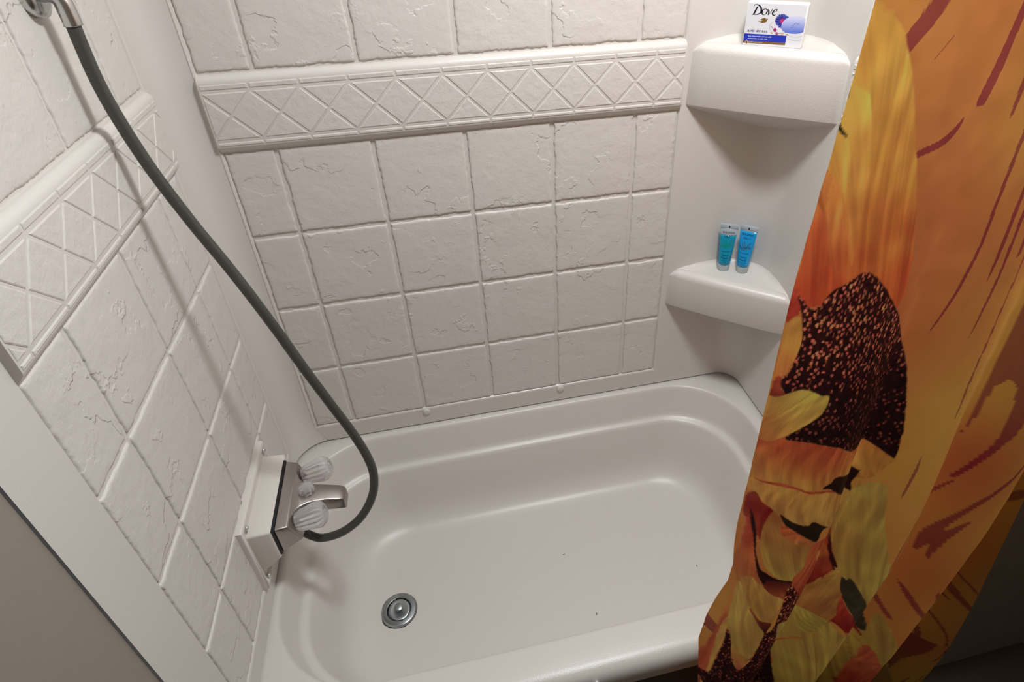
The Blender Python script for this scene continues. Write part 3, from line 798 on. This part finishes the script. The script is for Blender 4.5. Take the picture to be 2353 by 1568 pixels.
obj('carton', hexa([bp(0, 0, 0), bp(BW, 0, 0), bp(BW, 0, -BD), bp(0, 0, -BD), bp(0, BH, 0), bp(BW, BH, 0), bp(BW, BH, -BD), bp(0, BH, -BD)], m_carton_white, 0.0012, 2), sb, BL)
obj('front_panel', hexa([bp(0.0012, 0.0012, -0.001), bp(BW - 0.002, 0.0012, -0.001), bp(BW - 0.002, BH - 0.0012, -0.001), bp(0.0012, BH - 0.0012, -0.001),
                         bp(0.0012, 0.0012, 0.0002), bp(BW - 0.002, 0.0012, 0.0002), bp(BW - 0.002, BH - 0.0012, 0.0002), bp(0.0012, BH - 0.0012, 0.0002)], m_carton), sb, BL)
def face(w): return lambda x, y: bp(x / 1000, y / 1000, w)
polys, cols = [], []
for c, pts, ws in BOX_STROKES[:9]:
    for q in stroke(pts, ws): polys.append([face(0.00030)(*p) for p in q]); cols.append(c)
for c, pts, ws in BOX_STROKES[9:]:
    for q in stroke(pts, ws, 3): polys.append([face(0.00030)(*p) for p in q]); cols.append(c)
obj('wordmark_and_flower', fill(polys, cols), sb, BL)
polys, cols = [], []
for i, (c, pts) in enumerate(BOX_SHAPES):
    polys.append([face(0.00034 + 0.000008 * i)(*p) for p in pts]); cols.append(c)
for c, pts, ws in BOX_FINE:
    for q in stroke(pts, ws): polys.append([face(0.00060)(*p) for p in q]); cols.append(c)
obj('printed_artwork', fill(polys, cols), sb, BL)
items = []
for (t, c, ((xa, ya), (xb, yb))), h in zip(BOX_TEXT, (6.0, 2.9, 2.9, 1.9)):
    items.append((t, c, xa, ya, xb - xa, h, yb - ya, 0.0))
for q in items: obj('lettering', text_mesh([q], face(0.00064)), sb, BL)
flap = obj('end_flap', hexa([bp(BW - 0.0002, 0.001, -0.006), bp(BW - 0.0002, 0.001, -BD + 0.004), bp(BW - 0.0002, BH - 0.002, -BD + 0.004), bp(BW - 0.0002, BH - 0.002, -0.006),
                            bp(BW + 0.0010, 0.001, -0.006), bp(BW + 0.0014, 0.001, -BD + 0.004), bp(BW + 0.0014, BH - 0.002, -BD + 0.004), bp(BW + 0.0010, BH - 0.002, -0.006)], m_carton_white), sb, BL)

# ------------------------------------------------------------------ toiletry tubes
def tube_bottle(label, base, ang, mgel, fill_to, kind, leaf):
    t = thing('toiletry_tube', label, 'tube', base, 'travel toiletry tubes on the lower shelf')
    B = Vector(base); e1 = Vector((math.cos(ang), math.sin(ang), 0)); e2 = Vector((math.sin(ang), -math.cos(ang), 0))   # e2 faces the room
    lean = Vector((0.0, 0.0, 1.0))
    Hh = 0.140; hc = 0.021
    def ab(h):
        k = max(0.0, min(1.0, (h - hc) / (0.126 - hc)))
        return 0.0162 + 0.0062 * k, 0.0162 * (1 - k) ** 0.8 + 0.0012
    def ring(h, a, b, n=36, back=0.0):
        return [B + e1 * (a * math.cos(2 * math.pi * j / n)) + e2 * (b * math.sin(2 * math.pi * j / n)) + lean * h for j in range(n)]
    obj('cap', sharp(fix_normals(loft([ring(0.0, 0.0150, 0.0150), ring(0.0010, 0.0162, 0.0162), ring(hc - 0.001, 0.0168, 0.0168), ring(hc, 0.0160, 0.0160)], True, True, True, m_cap, True)), 45), t, base)
    hs = [hc + (fill_to - hc) * i / 14 for i in range(15)]
    obj('gel_body', fix_normals(loft([ring(h, *ab(h)) for h in hs], True, True, True, mgel, True)), t, base)
    hs = [fill_to + (0.127 - fill_to) * i / 6 for i in range(7)]
    obj('clear_shoulder', fix_normals(loft([ring(h, *ab(h)) for h in hs], True, True, True, m_clear, True)), t, base)
    a = 0.0229
    c = [B + e1 * sx * a + e2 * sy * 0.0014 + lean * h for h in (0.126, Hh) for sx, sy in ((-1, 1), (1, 1), (1, -1), (-1, -1))]
    obj('crimped_seal', hexa(c, m_clear, 0.0004, 1), t, base)
    def place(w):
        def f(x, y):
            A, Bb = ab(y); k = max(0.02, 1 - (x / A) ** 2)
            return B + e1 * x + e2 * (Bb * math.sqrt(k) + w) + lean * y
        return f
    navy = (18, 34, 92)
    it = [('BERGMAN', navy, -0.0150, 0.1125, 0.030, 0.0062, 0, 0), ('KELLY', navy, -0.0090, 0.1020, 0.018, 0.0060, 0, 0),
          (kind, (16, 70, 120), -0.0115, 0.0600, 0.0225, 0.0034, 0, 0), ('Tropical', (14, 40, 96), -0.0095, 0.0480, 0.0185, 0.0056, 0, 0.4), ('Waterfall', (14, 40, 96), -0.0105, 0.0395, 0.0205, 0.0060, 0, 0.4),
          ('PARABEN FREE', (20, 70, 130), -0.0105, 0.0330, 0.0205, 0.0024, 0, 0), ('1 OZ (30ML)', (20, 70, 130), -0.0095, 0.0275, 0.0185, 0.0026, 0, 0)]
    for q in it: obj('lettering', text_mesh([q], place(0.0004)), t, base)
    polys, cols = [], []
    art = [[(-0.015, 0.0790), (-0.009, 0.0735), (-0.001, 0.0745), (0.007, 0.0790), (0.015, 0.0770)], [(-0.015, 0.0830), (-0.010, 0.0765), (-0.001, 0.0770), (0.007, 0.0815), (0.015, 0.0795)],
           [(-0.013, 0.0750), (-0.006, 0.0705), (0.003, 0.0730), (0.009, 0.0765), (0.014, 0.0750)],
           [(-0.002, 0.0765), (-0.006, 0.0850), (-0.005, 0.0945), (-0.002, 0.0870), (-0.001, 0.0770)], [(0.000, 0.0770), (0.005, 0.0860), (0.012, 0.0930), (0.009, 0.0855), (0.001, 0.0770)],
           [(-0.003, 0.0770), (-0.009, 0.0830), (-0.011, 0.0900)]]
    for s in art:
        for q in stroke(s, [0.0010] * len(s), 4): polys.append([place(0.0003)(*p) for p in q]); cols.append(leaf)
    obj('leaf_emblem', fill(polys, cols), t, base)
    polys = [[B + e1 * x + e2 * 0.0019 + lean * y for x, y in ((-0.0016, 0.1290), (0.0016, 0.1290), (0.0016, 0.1350), (-0.0016, 0.1350))]]
    obj('registration_mark', fill(polys, [(26, 34, 66)]), t, base)
    return t
tube_bottle('teal shampoo tube with clear air gap at its top and green leaf emblem', (0.6725, -0.030, 0.4285), math.radians(-27), m_gel_a, 0.1075, 'SHAMPOO', (24, 150, 110))
tube_bottle('sky blue conditioner tube filled to the seal with brown leaf emblem', (0.7170, -0.054, 0.4285), math.radians(-42), m_gel_b, 0.1240, 'CONDITIONER', (70, 74, 84))

# ------------------------------------------------------------------ shower curtain
CURTAIN_GAIN = 1.5
PRINT = [
    ('petal',(206,152,52),(196,84,26),[(2543,12223),(3432,12160),(4434,9168),(3365,9299),(3025,9212),(2910,10103),(2966,10729),(3008,11298)],[(3052,11689),(3429,9341)]),
    ('petal',(222,130,52),(186,66,24),[(3062,11179),(3044,10833),(3090,10223),(3099,9698),(3102,9188),(3389,9210),(3437,9453),(3288,9878),(3195,10218),(3106,10546),(3104,10973)],[(3062,11007),(3232,9249)]),
    ('petal',(214,164,58),(206,110,40),[(3107,11606),(3110,11285),(3104,11031),(3127,10822),(3262,10604),(3406,10218),(3546,9706),(3536,10216),(3442,10990),(3279,11600)],[(3061,11559),(3546,9706)]),
    ('petal',(218,140,52),(190,70,26),[(3149,10791),(3136,10544),(3227,10135),(3401,9524),(3516,9345),(3495,9706),(3392,10219),(3255,10573)],[(3171,10699),(3494,9381)]),
    ('flat',(30,26,20),(30,26,20),[(3134,11656),(3100,11528),(3101,11422),(3114,11312),(3163,11213),(3200,11158),(3185,11226),(3145,11338),(3130,11447),(3159,11565)],None),
    ('disk',(52,18,18),(34,14,16),[(3116,9279),(3253,9131),(3341,9199),(3398,9356),(3521,9471),(3883,9557),(4844,8147),(5084,6208),(4271,6749),(3872,7013),(3606,7060),(3431,7033),(3320,7013),(3287,7054),(3344,7368),(3202,7771),(3141,7884),(3136,7967),(3204,8238),(3228,8530),(3218,8803),(3158,9102)],[(3408,9224),(3762,7118)]),
    ('petal',(196,74,34),(150,34,24),[(3120,9375),(3128,9239),(3158,9061),(3099,8836),(3057,9013),(3058,9252)],[(3116,9318),(3108,8876)]),
    ('petal',(206,150,52),(206,120,44),[(3163,9011),(3216,8824),(3238,8618),(3207,8350),(3140,8038),(3092,7968),(3093,8247),(3084,8648),(3099,8836)],[(3155,8960),(3147,8040)]),
    ('petal',(176,66,34),(120,28,26),[(3140,8038),(3141,7884),(3200,7770),(3124,7650),(3086,7703),(3097,7943)],[(3136,8014),(3143,7678)]),
    ('petal',(196,164,62),(190,116,48),[(3102,7625),(3127,7680),(3201,7782),(3300,7878),(3393,7920),(3499,7891),(3571,7861),(3646,7882),(3653,7738),(3608,7572),(3525,7412),(3430,7258),(3299,7066),(3191,6922),(3129,6823),(3050,6892),(3090,7269)],[(3485,7888),(3207,6905)]),
    ('petal',(186,74,34),(196,134,52),[(3092,6823),(3191,6922),(3293,7057),(3328,7009),(3431,7033),(3606,7060),(3872,7013),(4271,6749),(5062,6335),(5084,6208),(4800,5675),(3815,6255),(3126,5639),(2841,6726)],[(3472,7051),(3490,6240)]),
    ('petal',(200,140,56),(186,140,62),[(2912,6217),(3134,6037),(3334,6174),(3491,6207),(3656,6168),(3812,6216),(4052,6148),(4772,5412),(4883,5653),(4948,5196),(4732,4720),(3916,5535),(3770,5500),(3608,5505),(3445,5560),(3369,5572),(3260,5668),(3159,5717)],[(3592,6195),(3689,5483)]),
    ('petal',(168,62,34),(180,78,40),[(3117,6045),(3333,6181),(3490,6215),(3654,6177),(4049,6160),(4772,5412),(4063,6106),(3820,6165),(3660,6138),(3497,6166),(3314,6116)],[(3136,6023),(4061,6112)]),
    ('flat',(40,20,20),(40,20,20),[(3832,6252),(3940,6343),(4089,6398),(4758,5888),(4850,5856),(4802,5581),(4760,5392),(4024,6164)],None),
    ('petal',(128,34,26),(150,48,30),[(3150,5798),(3233,5670),(3369,5572),(3344,5354),(3320,4891),(3249,4928),(3155,5149),(3112,5204),(3099,5569)],[(3153,5771),(3254,4874)]),
    ('petal',(172,110,46),(184,158,66),[(3369,5572),(3469,5468),(3509,5359),(3631,5321),(3819,5197),(3964,5125),(3920,4678),(3803,4393),(3736,4208),(3593,4213),(3415,4298),(3336,4550),(3298,4866),(3303,5224)],[(3337,5432),(3631,4304)]),
    ('petal',(190,84,42),(186,118,54),[(3476,5403),(3631,5326),(3818,5203),(3964,5125),(3938,5012),(3765,5074),(3597,5104),(3484,5197)],[(3631,5321),(3666,5050)]),
    ('flat',(42,30,20),(42,30,20),[(3430,5570),(3518,5533),(3608,5505),(3770,5500),(3916,5535),(4729,4735),(4077,5367),(3958,5131),(3816,5214),(3629,5342),(3503,5410)],None),
    ('petal',(182,62,38),(196,128,56),[(3147,5232),(3214,4946),(3252,4570),(3296,4192),(3393,3891),(3304,3553),(3169,3604),(3112,3817),(3130,4540),(3140,4922)],[(3158,5183),(3206,3689)]),
    ('flat',(44,18,22),(44,18,22),[(3150,5414),(3223,5076),(3267,4588),(3312,4337),(3365,4206),(3484,4191),(3594,4204),(3739,4208),(3700,3956),(3666,3748),(3494,3805),(3369,3995),(3296,4224),(3240,4677),(3168,5164)],None),
    ('petal',(88,28,24),(168,72,36),[(3429,3830),(3467,4063),(3598,4174),(3736,4181),(3700,3956),(3668,3756),(3530,3780)],[(3464,4092),(3635,3766)]),
    ('petal',(196,150,66),(176,132,56),[(3170,3801),(3270,3985),(3332,3919),(3497,3783),(3678,3732),(3660,3362),(3605,3018),(3449,3015),(3314,3152),(3251,3382),(3204,3620)],[(3273,3941),(3555,3027)]),
    ('petal',(168,76,42),(56,16,20),[(3305,3176),(3449,3019),(3611,3019),(3602,2842),(3554,2649),(3450,2851)],[(3341,3113),(3574,2756)]),
    ('petal',(196,158,76),(186,150,62),[(3163,3694),(3215,3569),(3262,3329),(3341,3113),(3446,2886),(3559,2651),(3505,2242),(3416,1825),(3298,1863),(3192,2015),(3125,2294),(3092,2601),(3096,2921),(3129,3345)],[(3169,3604),(3430,1875)]),
    ('petal',(206,122,62),(186,76,42),[(3163,3694),(3127,3375),(3096,2921),(3092,2567),(3061,2163),(3009,1604),(2939,923),(2870,467),(2770,302),(2802,933),(2943,1980),(3078,2964)],[(3134,3486),(2866,572)]),
    ('petal',(206,160,76),(190,140,66),[(3093,2709),(3098,2399),(3061,1869),(2990,1310),(2941,868),(2910,884),(2941,1272),(2971,1730),(3011,2229)],[(3083,2623),(2932,873)]),
    ('disk',(56,20,20),(44,18,20),[(3100,2366),(3184,2005),(3220,1622),(3304,1392),(3401,1602),(3484,1936),(3559,2651),(3666,2840),(3701,3479),(3775,4094),(4546,2424),(4469,1654),(4364,936),(4292,352),(4224,-285),(4182,-854),(2908,398),(2955,948),(3063,1835)],[(3698,3850),(3281,1005)]),
    ('petal',(190,150,66),(196,100,56),[(3189,1974),(3295,1900),(3411,1832),(3386,1552),(3313,1395),(3242,1565)],[(3204,1955),(3338,1438)]),
    ('petal',(186,84,44),(132,30,26),[(4734,4705),(3960,5121),(3852,4578),(3775,4094),(4622,2769),(4736,3098),(4872,3537),(4897,3619),(4791,3905),(4743,4264)],[(4726,4344),(4606,2927)]),
    ('petal',(196,116,54),(150,44,34),[(4689,4049),(3993,4887),(4662,3272),(4676,2980),(4733,3128),(4807,3366),(4855,3564),(4779,3890)],[(4697,3989),(4755,3193)]),
    ('flat',(58,20,30),(58,20,30),[(4742,4423),(4751,4144),(4779,3890),(4872,3537),(4905,3656),(4814,3936),(4774,4204)],None),
    ('petal',(186,160,70),(176,146,62),[(4838,5436),(4776,4926),(4736,4642),(4771,4232),(4820,3944),(4912,3639),(4981,3451),(6249,1935),(5326,4589),(5125,5748)],[(4836,5077),(5028,3537)]),
    ('petal',(180,150,64),(180,150,62),[(4536,2190),(4729,2246),(4966,2240),(6119,843),(6459,1458),(7720,-2486),(4508,-780),(4429,157),(4376,669),(3729,2989)],[(4738,2150),(5734,-1464)]),
    ('petal',(196,100,46),(186,140,56),[(4392,928),(4507,1158),(4721,1484),(4942,1766),(6135,673),(6142,604),(4950,1711),(4725,1436),(4511,1106),(4411,897)],[(4392,928),(4800,1516)]),
    ('petal',(190,150,66),(186,118,54),[(4912,3639),(4869,3433),(4818,3263),(4715,3018),(4609,2752),(4557,2474),(4542,2160),(4732,2214),(4971,2199),(5025,2485),(5016,2960),(4982,3349)],[(4895,3450),(4670,2233)]),
    ('petal',(190,166,72),(176,160,60),[(4555,2158),(4670,2233),(4819,2260),(4953,2208),(4883,1962),(4750,1684),(4622,1724)],[(4590,2116),(4847,1996)]),
    ('petal',(196,76,44),(140,30,24),[(5016,3068),(5025,2485),(4971,2199),(5120,2187),(6127,836),(6113,988),(5155,2725)],[(5016,2960),(5131,2232)]),
    ('flat',(62,56,42),(62,56,42),[(4972,3459),(5041,3446),(5186,3346),(6153,1428),(6116,954),(5149,2761),(5037,3053),(4993,3186)],None),
    ('disk',(58,20,22),(40,16,18),[(4350,775),(4292,352),(4224,-285),(4182,-854),(4478,-384),(4429,157),(4391,572)],[(3621,2333),(4371,-381)]),
    ('petal',(196,96,56),(176,56,34),[(6210,13),(6134,-342),(6074,-812),(6119,-1065),(7485,-2261),(6428,473)],[(6195,-91),(6134,-864)]),
]
def curtain_y(x, z):
    k = np.clip((1.15 - z) / 0.8, 0, 1); k = k * k * (3 - 2 * k)
    A = 0.006 + 0.030 * k
    xr = 0.392 - 0.055 * np.clip((0.58 - z) / 0.58, 0, 1.3) ** 1.5
    g = np.abs(np.cos(np.pi * (x - xr) / 0.165))
    return -0.822 - 2 * A * np.sqrt(g * g + 0.01)

def smooth_poly(pts, per=5):
    return np.array([(p.x, p.y) for p in catmull([(a, b, 0) for a, b in pts], per, True)])

def inside(px, py, poly):
    r = np.zeros(px.shape, bool); n = len(poly)
    for i in range(n):
        x0, y0 = poly[i - 1]; x1, y1 = poly[i]
        if y0 == y1: continue
        c = ((y0 > py) != (y1 > py)) & (px < (x1 - x0) * (py - y0) / (y1 - y0) + x0)
        r ^= c
    return r

def vnoise(x, y, seed):
    rs = np.random.RandomState(seed); T = rs.rand(257, 257)
    xi = np.floor(x).astype(int); yi = np.floor(y).astype(int); fx = x - xi; fy = y - yi
    fx = fx * fx * (3 - 2 * fx); fy = fy * fy * (3 - 2 * fy); xi &= 255; yi &= 255
    return (T[yi, xi] * (1 - fx) + T[yi, xi + 1] * fx) * (1 - fy) + (T[yi + 1, xi] * (1 - fx) + T[yi + 1, xi + 1] * fx) * fy

def srgb_lin(a):
    a = np.clip(a / 255.0, 0, 1)
    return np.where(a <= 0.04045, a / 12.92, ((a + 0.055) / 1.055) ** 2.4)

xs = np.concatenate([np.arange(0.272, 0.56, 0.0011), np.arange(0.56, 0.83, 0.003)])
zs = np.concatenate([np.arange(-0.345, -0.06, 0.004), np.arange(-0.06, 1.23, 0.0017), np.arange(1.23, 1.690, 0.006)])
GX, GZ = np.meshgrid(xs, zs)
# free edge of the cloth wanders a little on its way down
edge_z = [-0.4, 0.03, 0.15, 0.22, 0.29, 0.345, 0.39, 0.44, 0.50, 0.60, 0.76, 0.95, 1.2, 1.8]
edge_x = [0.286, 0.285, 0.282, 0.288, 0.298, 0.3075, 0.3110, 0.3090, 0.3080, 0.3080, 0.3070, 0.3080, 0.3180, 0.3300]
E = np.interp(GZ, edge_z, edge_x)
KX = GX.shape[1]
X = E + (GX - 0.272) / (0.83 - 0.272) * (0.83 - E)
Y = curtain_y(X, GZ)
Y = Y + 0.012 * np.exp(-((X - E) / 0.006) ** 2)            # hem turns back
Y = Y + 0.006 * np.exp(-((X - E - 0.030 - 0.02 * np.clip(0.5 - GZ, 0, 1)) / 0.007) ** 2) * np.clip((0.62 - GZ) / 0.3, 0, 1)   # side pleat
Y = Y + 0.0022 * (vnoise(X * 26, GZ * 9, 4) - 0.5) + 0.0012 * (vnoise(X * 70, GZ * 34, 9) - 0.5)
# print, laid out on the cloth
CU = X * 1e4; CV = GZ * 1e4
n1 = vnoise(X * 120 + 30 * vnoise(X * 6, GZ * 3, 21), GZ * 5, 20); n2 = vnoise(X * 9, GZ * 7, 22)
RGB = np.stack([196 + 20 * (n2 - .5) - 50 * (n1 > .78), 130 + 60 * (n2 - .5) - 60 * (n1 > .78), 52 + 10 * (n2 - .5)], -1).astype(float)
rp = np.random.RandomState(8)
for idx, (kind, ca, cb, poly, grad) in enumerate(PRINT):
    P = smooth_poly(poly)
    x0, y0 = P.min(0); x1, y1 = P.max(0)
    box = (CU >= x0) & (CU <= x1) & (CV >= y0) & (CV <= y1)
    ii = np.nonzero(box)
    if len(ii[0]) == 0: continue
    px, py = CU[ii], CV[ii]
    wob = 14 * (vnoise(px / 120, py / 120, 30 + idx) - 0.5)
    cov = sum(inside(px + wob + ox, py + wob + oy, P).astype(float) for ox, oy in ((-4, -6), (4, -6), (-4, 6), (4, 6))) / 4
    ins = cov > 0
    sel = (ii[0][ins], ii[1][ins]); px, py = px[ins], py[ins]; cov = cov[ins][:, None]
    ca = np.array(ca, float); cb = np.array(cb, float)
    if grad:
        g0 = np.array(grad[0], float); g1 = np.array(grad[1], float); d = g1 - g0; L = np.hypot(*d) + 1e-6; d /= L
        t = ((px - g0[0]) * d[0] + (py - g0[1]) * d[1]) / L; q = (-(px - g0[0]) * d[1] + (py - g0[1]) * d[0])
        tc = np.clip(t, 0, 1)
        col = ca + (cb - ca) * (tc[:, None] ** 1.2)
        if kind == 'petal':
            st = vnoise(q / 55 + 3 * np.sin(t * 2.0), t * 2.5 + 9, 60 + idx) - 0.5
            f2 = vnoise(q / 17, t * 3 + 40, 90 + idx) - 0.5
            col = col * (1 + 0.20 * st + 0.09 * f2)[:, None]
            col[:, 1] += 14 * st; 
            bl = vnoise(px / 260, py / 260, 120 + idx) - 0.5
            col += bl[:, None] * np.array([16, 26, 6])
        else:
            col = col * (1 + 0.7 * (vnoise(px / 26, py / 40, 7 + idx) - 0.5))[:, None]
            # seeds: short bright flecks, denser towards the rim of the head
            cell_x, cell_y = px / 74, py / 100
            for rep in range(2):
                cx_, cy_ = np.floor(cell_x + rep * 0.5), np.floor(cell_y + rep * 0.5)
                hsh = np.abs(np.sin(cx_ * 127.1 + cy_ * 311.7 + rep * 17.3) * 43758.5453) % 1
                hs2 = np.abs(np.sin(cx_ * 269.5 + cy_ * 183.3 + rep * 5.1) * 43758.5453) % 1
                ox, oy = (cell_x + rep * 0.5 - cx_) - 0.25 - 0.5 * hs2, (cell_y + rep * 0.5 - cy_) - 0.25 - 0.5 * hsh
                lim = 0.88 - 0.42 * np.clip((tc - 0.15) / 0.5, 0, 1)
                on = (hsh * 0.999 < lim) & ((ox / (0.11 + 0.12 * hs2)) ** 2 + (oy / (0.20 + 0.20 * hsh)) ** 2 < 1)
                bright = (0.45 + 0.55 * hs2) * (1 - 0.55 * np.clip((tc - 0.45) / 0.4, 0, 1))
                seed = np.stack([70 + 160 * bright, 30 + 118 * bright * (0.55 + 0.5 * hsh), 26 + 56 * bright], -1)
                col = np.where(on[:, None], seed, col)
    else:
        col = np.repeat(ca[None, :], len(px), 0) * (1 + 0.3 * (vnoise(px / 90, py / 90, 200 + idx) - 0.5))[:, None]
    RGB[sel[0], sel[1]] = RGB[sel[0], sel[1]] * (1 - cov) + col * cov
nz, nx = X.shape
verts = np.stack([X, Y, GZ], -1).reshape(-1, 3)
i = np.arange(nz * nx).reshape(nz, nx)
quads = np.stack([i[:-1, :-1], i[:-1, 1:], i[1:, 1:], i[1:, :-1]], -1).reshape(-1, 4)
CO = Vector((0.55, -0.84, -0.345))
me = bpy.data.meshes.new('shower_curtain')
me.vertices.add(len(verts)); me.vertices.foreach_set('co', (verts - np.array(CO)).astype(np.float32).ravel())
me.loops.add(quads.size); me.loops.foreach_set('vertex_index', quads.ravel().astype(np.int32))
me.polygons.add(len(quads)); me.polygons.foreach_set('loop_start', (np.arange(len(quads)) * 4).astype(np.int32))
me.update(calc_edges=True)
me.polygons.foreach_set('use_smooth', np.ones(len(quads), bool))
at = me.color_attributes.new('Print', 'FLOAT_COLOR', 'POINT')
rgba = np.ones((nz * nx, 4), np.float32); lin3 = srgb_lin(np.clip(RGB, 8, 250)).reshape(-1, 3); lum = lin3 @ np.array([0.3, 0.5, 0.2])
rgba[:, :3] = np.clip((lin3 * 0.90 + lum[:, None] * 0.10) * CURTAIN_GAIN, 0, 0.95)
at.data.foreach_set('color', rgba.ravel())
me.materials.append(m_curtain)
cur = link(bpy.data.objects.new('shower_curtain', me), None, CO)
tag(cur, 'fabric shower curtain printed with big orange and yellow sunflowers', 'shower curtain')
# rod it hangs from
rod = tube([Vector((XL - 0.003, -0.83, 1.702)), Vector((0.0, -0.83, 1.702)), Vector((XR + 0.006, -0.83, 1.702))], 0.013, 18, m_rod)
tag(obj('curtain_rod', rod, None, (0.1, -0.83, 1.702)), 'straight metal rod carrying the shower curtain', 'curtain rod')

# ------------------------------------------------------------------ dome light over the tub
LO = (LAMP[0], LAMP[1], TOP - 0.004)
dl = thing('ceiling_light', 'round dome ceiling light above the tub', 'ceiling light', LO)
obj('base_plate', lathe([(0.0, 0.130), (0.02, 0.130), (0.026, 0.122)], 40, LO, (0, 0, -1), m_rod), dl, LO)
obj('diffuser', lathe([(0.026, 0.118), (0.045, 0.116), (0.056, 0.108)], 40, LO, (0, 0, -1), m_diff), dl, LO)

# ------------------------------------------------------------------ lint on the tub floor
for k, (x, y, a) in enumerate(((0.5895, -0.134, 0.6), (0.504, -0.439, 1.9), (0.138, -0.316, 0.2), (0.184, -0.506, 1.3))):
    c = Vector((x, y, FLOOR_Z + 0.0004)); e = Vector((math.cos(a), math.sin(a), 0)) * 0.0028
    o = obj('lint_speck', tube([c - e, c + Vector((0, 0, 0.0006)), c + e * 0.9 + Vector((0.0008, 0.0006, 0))], 0.0008, 6, m_lint), None, tuple(c))
    tag(o, ('tiny dark lint speck at the rounded back corner below the shelves', 'tiny dark lint speck on the tub floor beside the curtain', 'faint lint speck in the middle of the tub floor', 'tiny dark lint speck near the rolled front edge of the tub')[k], 'lint', 'lint specks in the tub')

# ------------------------------------------------------------------ survey units -> metres
done = set()
for o in bpy.data.objects:
    if o in (cam, lamp): continue
    if o.type == 'MESH' and o.data.name not in done:
        done.add(o.data.name); o.data.transform(Matrix.Scale(S, 4))
    if o.parent is None: o.location = (Vector(o.location) + Vector((0, 0, LIFT))) * S
    else: o.location = Vector(o.location) * S
